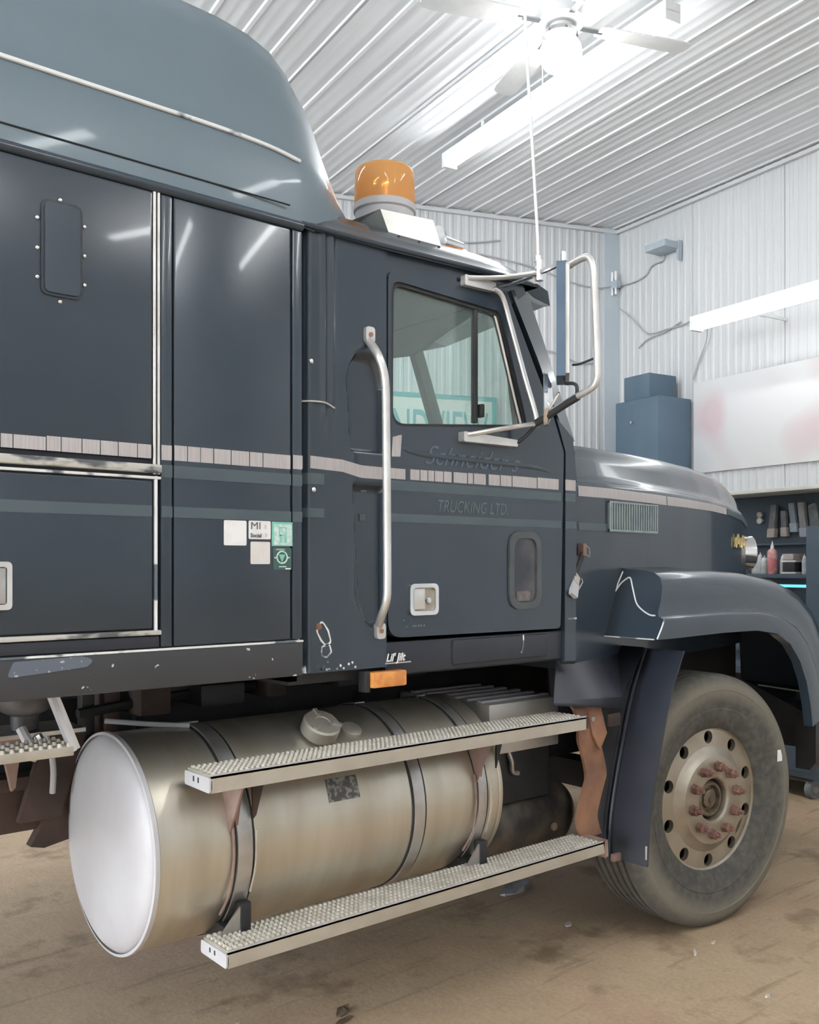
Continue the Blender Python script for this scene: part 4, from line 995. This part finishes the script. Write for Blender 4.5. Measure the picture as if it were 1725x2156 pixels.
for i, (x, w_, z0, z1) in enumerate(((1.22, .10, 1.03, 1.15), (1.42, .16, 1.04, 1.11), (1.66, .08, 1.05, 1.16), (1.95, .22, 1.06, 1.14))):
    MB().bbox(x, x+w_, 2.72, 2.95, z0, z1, .01).build('cab_mount', black_m if i % 2 else rust_dark, T)
MB().tube([(1.05, 2.78, 1.05), (1.4, 2.80, 1.075), (1.8, 2.80, 1.085), (2.4, 2.78, 1.08)], .016, 8).build('air_line', black_m, T)
MB().tube([(1.10, 2.70, 1.035), (1.22, 2.62, 1.022), (1.30, 2.56, 1.018)], .008, 8).build('air_line', cable, T)
# rear of the tank: cab air spring, bracketed step, hanger, rusted beams
asp = lambda q, x, z: Vector((.845+x, 2.62+z, q))
ab = MB().lathe([(1.178, 0), (1.178, .058), (1.165, .070), (1.125, .072), (1.100, .060), (1.090, .040), (1.088, .036), (1.05, .036), (1.048, 0)], asp, 32).build('air_spring', mat('dusty_black_rubber', (.05, .05, .052), .5, 0, (.14, .135, .14), 8, .45, .65), T, 'dusty black air spring under the sleeper', ang=40)
MB().bbox(.76, .99, 2.56, 2.74, 1.035, 1.047, .002).build('spring_plate', steel, T)
MB().tube([(.82, 2.57, 1.06), (.83, 2.55, 1.03), (.85, 2.55, 1.00), (.845, 2.56, .98)], .014, 8).build('fitting', alu_end, T)
MB().tube([(.86, 2.56, 1.04), (.875, 2.55, 1.01), (.89, 2.56, 1.0)], .012, 8).build('fitting', chrome, T)
rs_ = MB().bbox(.10, .860, 2.30, 2.42, 1.026, 1.050, .003).build('catwalk_step', alu_step, T, 'toothed grip step behind the fuel tank')
tm = MB()
for i in range(34):
    for j in range(4):
        cx_ = .115+i*.0222; cy_ = 2.306+j*.034
        tm.cyl((cx_, cy_, 1.049), (cx_, cy_, 1.058), .0075, .004, 8)
tm.build('tread_teeth', tooth_m, rs_, kind='stuff')
MB().beam((.812, 2.33, 1.178), (.862, 2.315, 1.035), .03, .012, up=(1, 0, .3)).build('catwalk_bracket', alu_end, T)
MB().beam((.825, 2.345, 1.178), (.876, 2.33, 1.035), .008, .02, up=(1, 0, .3)).build('catwalk_bracket', satin, T)
MB().bbox(.2, 1.25, 2.86, 2.95, .83, .87, .008).build('rusty_beam', rust_dark, T)
MB().bbox(-.6, 1.16, 2.88, 2.98, .70, .84, .02).build('trailing_arm', rust_dark, T, 'dark rusted trailing arm behind the tank')
MB().prism([(.90, .74), (1.02, .74), (1.10, .98), (.98, 1.0)], 2.84, 2.87).build('hanger_plate', rust_dark, T)
MB().prism([(.84, 1.0), (.905, 1.0), (.885, .85), (.875, .84)], 2.82, 2.84).build('hanger_plate', rust_pink, T)
MB().prism([(1.03, .82), (1.10, .82), (1.06, .665), (.98, .65), (.94, .66)], 2.86, 2.90).build('hanger_plate', rust_dark, T)
MB().bbox(1.14, 1.19, 2.80, 2.9, .80, 1.18, .005).build('hanger_post', rust_dark, T)
MB().bbox(1.07, 1.11, 2.80, 2.84, .98, 1.17, .005).build('hanger_post', black_m, T)
MB().tube([(.90, 2.80, 1.0), (.94, 2.80, 1.01), (.97, 2.80, .98), (.985, 2.80, .90), (.99, 2.82, .82)], .009, 8).build('air_line', cable, T)

# --- bumper
bp = MB().loft([[Vector((x, y, z)) for z, y in ((.52, y0+.03), (.56, y0), (.86, y0), (.885, y0+.02), (.885, y0+.10), (.52, y0+.10))] for x, y0 in ((4.34, 2.20), (4.55, 2.21), (4.75, 2.26), (4.90, 2.36))], True, True)
bp.box(4.85, 4.96, 2.36, far(2.36), .52, .885)
bp.build('bumper', black_m, T, 'black front bumper', ang=40)
MB().tube([(4.33, 2.20, .888), (4.34, 2.35, .892), (4.35, 2.50, .897)], .004, 6).build('bumper_edge', satin, T)

# --- west-coast mirror, spot mirror, arms, antenna
MX = 2.42
mir = empty('side_mirror', (MX, 2.1, 2.0), T); tag(mir, 'tall door mirror on bright tube arms')
md = Vector((.755, .655, 0)).normalized(); ms = Vector((-.655, .755, 0))   # mirror stands nearly edge-on to the camera
mc = Vector((MX-.003, 2.100, 2.305))
def mirror_box(w, t, z0, z1, off=0.0):
    a = md*w/2; b = ms*t/2; c = mc+ms*off
    ps = [c-a-b, c+a-b, c+a+b, c-a+b]
    return MB().add([Vector((p.x, p.y, z0)) for p in ps]+[Vector((p.x, p.y, z1)) for p in ps], [(0,3,2,1),(4,5,6,7),(0,1,5,4),(1,2,6,5),(2,3,7,6),(3,0,4,7)])
mirror_box(.165, .030, 2.105, 2.478).build('mirror_head', mat('mirror_blue_grey', (.10, .15, .21), .25, .4, (.12, .17, .23), 8), mir, ang=20)
mirror_box(.150, .012, 2.115, 2.468, -.021).build('mirror_shell', satin, mir)
MB().tube([(MX, 2.108, 2.470), (MX, 2.06, 2.482), (MX, 2.02, 2.490), (MX, 1.985, 2.486), (MX, 1.968, 2.45), (MX, 1.963, 2.40), (MX, 1.956, 2.25), (MX, 1.950, 2.12), (MX, 1.953, 2.085), (MX, 1.975, 2.062), (MX, 2.05, 2.038), (MX, 2.14, 2.006), (MX, 2.215, 1.975)], .0115, 12, 4).build('mirror_loop', satin, mir, ang=60)
MB().tube([(MX, 2.215, 1.975), (MX, 2.10, 2.018), (MX, 2.03, 2.042)], .013, 10).build('mirror_arm', black_m, mir)
MB().tube([(MX, 2.215, 2.487), (MX, 2.16, 2.490), (MX, 2.11, 2.495)], .009, 8).build('mirror_arm', chrome, mir)
MB().cyl((MX, 2.20, 2.46), (MX, 2.20, 2.53), .014, n=10).build('clamp', chrome, mir)
MB().cyl((MX, 2.09, 2.50), (MX, 2.09, 2.53), .012, n=10).build('clamp', chrome, mir)
MB().tube([(MX, 2.09, 2.12), (MX, 2.088, 2.095), (MX, 2.05, 2.088), (MX, 2.035, 2.075), (MX, 2.035, 2.045)], .006, 8).build('clamp', black_m, mir)
MB().tube([(MX+.01, 2.06, 2.152), (MX, 2.02, 2.148), (MX, 1.952, 2.158)], .004, 6).build('mirror_wire', black_m, mir)
# upper arm, lower arm, slanted brace and their door brackets
MB().prism(rounded([(2.128, 2.405), (2.27, 2.408), (2.272, 2.438), (2.128, 2.440)], .006, 3), YC-.022, YC).build('arm_bracket', satin, mir)
MB().tube([(2.14, YC-.020, 2.430), (2.28, YC-.045, 2.452), (MX, 2.205, 2.488)], .0085, 8, 3).build('mirror_arm', satin, mir)
MB().tube([(2.25, YC-.015, 2.415), (2.34, YC-.035, 2.445), (MX, 2.208, 2.482)], .006, 8, 3).build('mirror_arm', chrome, mir)
MB().prism(rounded([(2.118, 1.893), (2.370, 1.895), (2.372, 1.918), (2.118, 1.926)], .006, 3), YC-.028, YC).build('arm_bracket', satin, mir)
MB().tube([(2.135, YC-.022, 1.915), (2.28, YC-.050, 1.947), (MX, 2.215, 1.974)], .0085, 8, 3).build('mirror_arm', satin, mir)
MB().tube([(2.365, YC-.02, 1.905), (2.40, YC-.04, 1.935), (MX, 2.215, 1.972)], .007, 8, 3).build('mirror_arm', black_m, mir)
MB().tube([(2.265, YC-.020, 2.415), (2.30, YC-.024, 2.395), (2.34, YC-.026, 2.30), (2.40, YC-.035, 2.13), (MX+.01, 2.225, 2.01), (MX+.005, 2.215, 1.965)], .0085, 8, 4).build('brace_tube', satin, mir)
sp = Vector((MX+.01, 2.185, 2.055))
fsp = lambda q, x, z: sp+ms*q+md*x*.55+Vector((0, 0, z))
MB().lathe([(.0, .095), (-.012, .090), (-.024, .06), (-.03, 0)], fsp, 28).build('spot_mirror', chrome, mir)
MB().lathe([(.0, .095), (.003, .09), (.002, 0)], fsp, 28).build('spot_mirror_glass', steel, mir)
MB().cyl((MX, 2.15, 2.02), (MX, 2.11, 2.065), .005, n=8).build('clamp', chrome, mir)
an_ = MB().cyl((MX, 2.205, 2.53), (MX, 2.206, 2.60), .0065, n=10).build('antenna', satin, T, 'tall white whip antenna on the mirror arm')
MB().tube([(MX, 2.206, 2.60), (MX-.008, 2.222, 2.9), (MX-.018, 2.245, 3.3), (MX-.022, 2.252, 3.55)], .0052, 8, 2).build('whip', white_m, an_)
MB().cyl((MX, 2.205, 2.525), (MX, 2.205, 2.545), .013, n=10).build('antenna_base', chrome, an_)

# --- beacon on its metal bracket, roof light and horn
bk = MB().loft([[(1.873, 2.325, 2.512), (2.092, 2.325, 2.517), (2.092, 2.62, 2.60), (1.873, 2.62, 2.60)], [(1.850, 2.352, 2.612), (2.072, 2.352, 2.628), (2.072, 2.62, 2.632), (1.850, 2.62, 2.622)]], True, True).build('beacon_bracket', mat('galvanised_plate', (.68, .68, .64), .34, .7, (.58, .57, .53), 6), T, 'bright galvanised bracket box on the cab roof', ang=20)
for x, z in ((1.90, 2.526), (1.985, 2.527), (2.07, 2.529)): MB().cyl((x, 2.332, z), (x, 2.320, z), .006, n=8).build('bolt', rust_dark, bk)
bc = Vector((1.965, 2.475, 0))
fb = lambda q, x, z: Vector((bc.x+x, bc.y+z, q))
bcn = MB().lathe([(2.61, 0), (2.61, .098), (2.655, .098), (2.66, .104), (2.680, .104), (2.685, .098), (2.688, 0)], fb, 40).build('beacon', alu_end, T, 'amber rotating beacon on the cab roof')
lensm = glass_mat('amber_beacon_glass', (.98, .58, .22), .8, .5)
lensm.node_tree.nodes['Diffuse BSDF'].inputs[0].default_value = (.95, .52, .20, 1)
MB().lathe([(2.682, .098), (2.69, .101), (2.74, .100), (2.79, .098), (2.800, .092), (2.805, .07), (2.807, 0)], fb, 40).build('beacon_dome', lensm, bcn, 'amber plastic dome', ang=50)
MB().cyl((bc.x, bc.y, 2.685), (bc.x, bc.y, 2.75), .02, n=12).build('beacon_lamp', chrome, bcn)
MB().bbox(bc.x-.03, bc.x+.03, bc.y-.01, bc.y+.03, 2.715, 2.775, .01).build('reflector', chrome, bcn)
rl = MB().lathe([(2.60, .075), (2.63, .07), (2.66, .055), (2.676, .03), (2.68, 0)], lambda q, x, z: Vector((2.44+x*1.1, 2.62+z*.6, q)), 24).build('roof_light', amber, T, 'amber clearance light on the cab roof', ang=60)
hn = MB().lathe([(2.32, .0), (2.32, .05), (2.335, .045), (2.36, .022), (2.45, .016)], lambda q, x, z: Vector((q, 2.62+x, 2.69+z)), 20).build('air_horn', chrome, T, 'chrome air horn on the cab roof')
MB().cyl((2.38, 2.62, 2.62), (2.38, 2.62, 2.69), .008, n=8).build('horn_post', chrome, hn)

# ------------------------------------------------------------------ things along the walls
def obox(fn, s0, s1, o0, o1, z0, z1, r=.006):
    mb = MB().bbox(s0, s1, o0, o1, z0, z1, r); mb.v = [fn(v.x, v.y, v.z) for v in mb.v]; return mb
rz_b = math.atan2(-Wv.y, -Wv.x)
# lettered sign on the back wall, seen through the cab windows
sg = obox(BW, 1.245, 3.35, .020, .045, 2.20, 2.965).build('wall_sign', signw)
tag(sg, 'white sign with teal border and letters NDVIEW seen through the cab window', 'sign')
for a, b, z0, z1 in ((1.245, 3.35, 2.925, 2.965), (1.245, 3.35, 2.20, 2.24), (1.245, 1.285, 2.24, 2.925), (3.31, 3.35, 2.24, 2.925)):
    obox(BW, a, b, .044, .050, z0, z1, .001).build('sign_border', teal_ink, sg)
p = BW(2.215, .046, 2.482)
text('sign_lettering', 'NDVIEW', .50, teal_ink, p, sg, rz=rz_b, sx=.455, ext=.003, label='teal letters NDVIEW')

# tool board / bench shelf on the right wall
tb = obox(RW, -3.60, -1.20, .02, .06, .90, 2.02).build('tool_shelf', dkblue)
tag(tb, 'dark blue-black tool shelf and board along the right wall', 'shelf')
obox(RW, -3.60, -1.20, .02, .40, 2.02, 2.05).build('top_ledge', trim_m, tb, 'cream ledge along the top')
obox(RW, -3.60, -1.20, .06, .30, 1.395, 1.425).build('shelf_board', dkblue, tb)
obox(RW, -3.60, -1.20, .06, .12, 1.640, 1.655).build('tool_rail', dkblue, tb)
obox(RW, -2.46, -2.33, .06, .45, .10, 1.76).build('divider', dkblue, tb)
obox(RW, -3.60, -1.20, .06, .50, .86, .90).build('bench_top', dkblue, tb)
obox(RW, -3.60, -1.20, .06, .44, .08, .86).build('bench_front', dkblue, tb)
for s_ in (-1.5, -2.1, -2.9, -3.4): obox(RW, s_-.03, s_+.03, .10, .16, 0, .10).build('foot', black_m, tb)
o = obox(RW, -2.32, -1.95, .28, .31, 1.330, 1.350).build('light_bar', cyanm); tag(o, 'glowing cyan light bar under the tool shelf', 'light bar')
# hanging brushes and tools
def brush(s, z0, z1, w, m1, m2, label, lean=0.0, name='hand_brush'):
    t = empty(name, RW(s, .09, z0)); tag(t, label, 'brush', 'brushes hung on the tool board')
    mb = MB().bbox(-w/2, w/2, -.02, .02, z0+.06, z1, .008); mb.v = [RW(s+v.x+lean*(z1-v.z), .095+v.y, v.z) for v in mb.v]; mb.build('handle', m1, t)
    mb = MB().bbox(-w*.62, w*.62, -.024, .024, z0, z0+.07, .008); mb.v = [RW(s+v.x+lean*(z1-v.z), .095+v.y, v.z) for v in mb.v]; mb.build('bristles', m2, t)
    mb = MB().cyl((0, 0, z1-.02), (0, -.04, z1-.005), .005, n=6); mb.v = [RW(s+v.x, .095+v.y, v.z) for v in mb.v]; mb.build('hook', steel, t)
brush(-1.80, 1.70, 1.95, .055, greym, tan_m, 'grey brush with wide tan bristles, leftmost on the tool board', .10)
brush(-1.885, 1.705, 1.90, .045, greym, tan_m, 'short grey brush with tan bristles, second from the left', -.05)
brush(-1.955, 1.735, 1.955, .050, mat('blue_grey_handle', (.22, .26, .30), .5, c2=(.27, .31, .35), scale=20), mat('pale_blue_end', (.34, .39, .45), .5, c2=(.4, .45, .5), scale=20), 'pale blue-grey brush with a rounded end', -.12)
brush(-2.035, 1.695, 1.955, .055, mat('warm_grey_handle', (.26, .26, .26), .5, c2=(.31, .31, .3), scale=20), mat('pale_violet_end', (.32, .35, .44), .5, c2=(.38, .4, .48), scale=20), 'warm grey brush with a pale square end, rightmost of the brushes', -.12)
mb = MB().prism(rounded([(-2.18, 1.78), (-2.10, 1.77), (-2.08, 1.93), (-2.15, 1.95)], .02), .065, .09); mb.v = [RW(v.x, v.y, v.z) for v in mb.v]
tag(mb.build('work_glove', greym), 'dim grey glove hung right of the brushes', 'glove')
for z, m, lb in ((1.878, tan_m, 'pinkish knob on the tool board beside the hood'), (1.832, sticker_b, 'cream knob on the tool board below the pinkish one')):
    mb = MB().lathe([(.06, .0), (.06, .012), (.075, .012), (.085, .024), (.10, .024), (.108, .012), (.11, 0)], lambda q, x, zz, z=z: RW(-1.66+x, q, z+zz), 16)
    tag(mb.build('knob', m), lb, 'knob', 'knobs on the tool board')
# bottles and tins on the shelf
def bottle(s, off, z, r, h, m, m2, label, name='bottle', group=None, neck=.35):
    t = empty(name, RW(s, off, z)); tag(t, label, 'bottle', group)
    f_ = lambda q, x, y: RW(s+x, off+y, z+q)
    MB().lathe([(0, 0), (0, r*.95), (.004, r), (h*.62, r), (h*.70, r*.92), (h*.78, r*neck)], f_, 20).build('bottle_body', m, t, ang=50)
    MB().lathe([(h*.76, r*neck*1.1), (h*.86, r*neck), (h*.90, r*.18), (h, r*.08), (h, 0)], f_, 16).build('nozzle', m2, t)
bottle(-1.875, .22, 1.425, .036, .245, red_m, white_m, 'faded red squeeze bottle with white nozzle on the tool shelf')
bb = [(-1.70, .035, .15), (-1.735, .022, .165), (-1.775, .030, .14), (-1.935, .02, .15), (-2.12, .018, .15), (-2.16, .024, .12), (-2.20, .02, .16), (-2.245, .026, .11), (-2.285, .02, .14)]
names_ = ['stubby cloudy bottle left of the red bottle', 'thin cloudy bottle left of the red bottle', 'cloudy jar touching the red bottle on its left', 'thin cloudy bottle right of the red bottle',
          'thin bottle just right of the stacked trays', 'low cloudy jar right of the stacked trays', 'tallest thin bottle right of the stacked trays', 'wide low jar near the shelf divider', 'small bottle against the shelf divider']
for (s_, r_, h_), lb in zip(bb, names_): bottle(s_, .18, 1.425, r_, h_, clear_m, white_m, lb, group='small bottles on the tool shelf', neck=.6)
for k, (z, s0, s1, m, lb) in enumerate(((1.426, -2.09, -1.97, sticker_b, 'cream tray at the bottom of the stack on the tool shelf'), (1.442, -2.08, -1.98, black_m, 'black box between the two trays on the tool shelf'), (1.512, -2.09, -1.965, sticker_b, 'cream tray on top of the black box'), (1.529, -2.07, -1.985, tan_m, 'tan tin on top of the tray stack'))):
    h_ = (.014, .068, .014, .045)[k]
    o = obox(RW, s0, s1, .12, .24, z, z+h_, .003); o = o.build('storage_tray' if k in (0, 2) else ('storage_box' if k == 1 else 'tin'), m); tag(o, lb, 'tray' if k in (0, 2) else 'box')
# wheeled chest standing below, only its caster shows
rc_ = empty('rolling_chest', RW(-2.1, .62, 0)); tag(rc_, 'dark rolling tool chest on casters below the tool shelf', 'tool chest')
obox(RW, -2.75, -1.75, .52, .92, .13, .80).build('chest_body', dkblue, rc_)
for k in range(3): obox(RW, -2.72, -1.78, .915, .93, .17+k*.21, .36+k*.21).build('drawer', dkblue, rc_)
for s_, of in ((-2.70, .58), (-1.80, .58), (-2.68, .86), (-1.82, .86)):
    a = RW(s_, of, .06); MB().cyl(a-Bv*.02, a+Bv*.02, .06, n=18).build('caster', greym, rc_)
    MB().cyl(a-Bv*.025, a+Bv*.025, .025, n=12).build('caster_hub', steel, rc_)

# tall black cabinet with a smaller box on top, by the corner
tc = obox(RW, -.92, -.42, .03, .42, 0, 2.89, .01).build('tall_cabinet', cabm); tag(tc, 'tall dark cabinet standing in the corner behind the hood', 'cabinet')
MB().cyl(RW(-.62, .42, 2.70), RW(-.62, .435, 2.70), .012, n=10).build('cabinet_knob', steel, tc)
tk = obox(RW, -.80, -.50, .08, .40, 2.892, 3.10, .012).build('speaker_box', cabm); tag(tk, 'small dark box on top of the tall corner cabinet', 'box')
# pale banner with red marks
bn = obox(RW, -2.9, -.94, .018, .026, 2.26, 3.02, .001).build('banner', banner); tag(bn, 'pale banner with faded red marks on the right wall', 'banner')
# small wall unit and wires
wf_ = empty('wall_unit', RW(-.7, .02, 4.12)); tag(wf_, 'small grey unit mounted high on the right wall', 'wall unit')
gl_ = mat('pale_blue_grey_metal', (.36, .42, .47), .5, c2=(.42, .48, .52), scale=10)
obox(RW, -.80, -.56, .02, .22, 4.19, 4.25, .012).build('unit_tray', gl_, wf_)
mb = MB().prism([(-.81, 4.26), (-.77, 4.26), (-.78, 4.10), (-.80, 4.09)], .02, .06); mb.v = [RW(v.x, v.y, v.z) for v in mb.v]; mb.build('unit_bracket', gl_, wf_)
jb = obox(RW, -.10, .0, .05, .10, 4.03, 4.10, .008).build('junction_box', gl_); tag(jb, 'small junction box with two white caps in the wall corner', 'junction box')
for s_ in (-.075, -.03):
    MB().cyl(RW(s_, .09, 4.10), RW(s_, .09, 4.18), .013, n=10).build('white_cap', white_m, jb)
    MB().cyl(RW(s_, .09, 3.97), RW(s_, .09, 4.03), .010, n=10).build('white_cap', white_m, jb)
def wire(pts, label, r=.006):
    o = MB().tube(pts, r, 6, 5).build('wire', cable); tag(o, label, 'wire', 'wires on the walls')
wire([RW(-.05, .06, 4.06), RW(-.22, .03, 4.05), RW(-.38, .03, 4.07), RW(-.47, .03, 4.14), RW(-.60, .03, 4.15), RW(-.60, .03, 4.21)], 'grey wire from the junction box to the wall unit')
wire([RW(-.08, .05, 3.85), RW(-.25, .03, 3.70), RW(-.42, .03, 3.55), RW(-.65, .03, 3.54), RW(-.85, .03, 3.54), RW(-1.05, .10, 3.56)], 'sagging grey wire from the corner to the wall strip light')
wire([RW(-1.16, .12, 3.50), RW(-1.10, .05, 3.35), RW(-1.0, .03, 3.20), RW(-.93, .03, 3.05)], 'grey wire hanging from the wall strip light to the banner')
wire([RW(-.30, .03, 3.44), RW(-.42, .03, 3.50), RW(-.62, .03, 3.52), RW(-.80, .03, 3.57)], 'short pale wire end below the sagging wire')
wire([BW(.06, .05, 4.06), BW(.25, .03, 4.03), BW(.50, .03, 4.06), BW(.9, .03, 4.16), BW(1.4, .03, 4.22)], 'grey wire along the back wall from the corner')
wire([BW(.22, .03, 3.35), BW(.42, .03, 3.33), BW(.62, .03, 3.40), BW(.9, .03, 3.44)], 'thin grey wire low on the back wall behind the mirror')
wire([BW(1.2, .03, 4.36), BW(1.6, .03, 4.30), BW(2.1, .03, 4.34), BW(2.6, .03, 4.33)], 'thin grey wire high on the back wall above the cab roof')

# ------------------------------------------------------------------ litter on the floor
def scrap(name, x, y, w, h, rz, m, label, cat, n=7, lift=.004, group=None):
    pts = []
    rnd = random.Random(int(x*1000+y*77))
    for i in range(n):
        a = 2*PI*i/n; r = .75+.5*rnd.random()
        px, py = w*r*math.cos(a), h*r*math.sin(a)
        pts.append((x+px*math.cos(rz)-py*math.sin(rz), y+px*math.sin(rz)+py*math.cos(rz)))
    top = [Vector((p[0], p[1], .002+lift*rnd.random()*2)) for p in pts]; bot = [Vector((p[0], p[1], .0005)) for p in pts]
    o = MB().loft([bot, top], True, True).build(name, m, ang=10); return tag(o, label, cat, group)
scrap('dry_leaf', 1.86, 2.565, .035, .016, .5, leafm, 'dark curled leaf on the floor below the lower step', 'leaf', lift=.008)
scrap('dry_leaf', 1.83, 2.515, .045, .010, .2, leafm, 'flat dark strip beside the curled leaf', 'debris', lift=.004)
scrap('plastic_scrap', 3.16, 3.02, .09, .035, .1, plastic, 'crumpled grey plastic under the truck', 'plastic', n=9, lift=.02)
scrap('paper_scrap', 3.03, 2.59, .026, .012, .3, paper, 'cream paper scrap between the step and the tire', 'paper')
scrap('paper_scrap', 3.18, 2.09, .022, .006, .6, paper, 'thin pale scrap on the open floor right of the tire shadow', 'paper')
scrap('paper_scrap', 3.06, 1.72, .018, .008, .1, paper, 'small pale scrap nearest the lower right of the floor', 'paper')
scrap('paper_scrap', 3.32, 2.10, .010, .006, .1, paper, 'tiny white scrap on the floor in front of the tire', 'paper')
scrap('paper_scrap', 1.55, 2.72, .008, .005, .1, paper, 'tiny white scrap on the floor left of the leaf', 'paper')
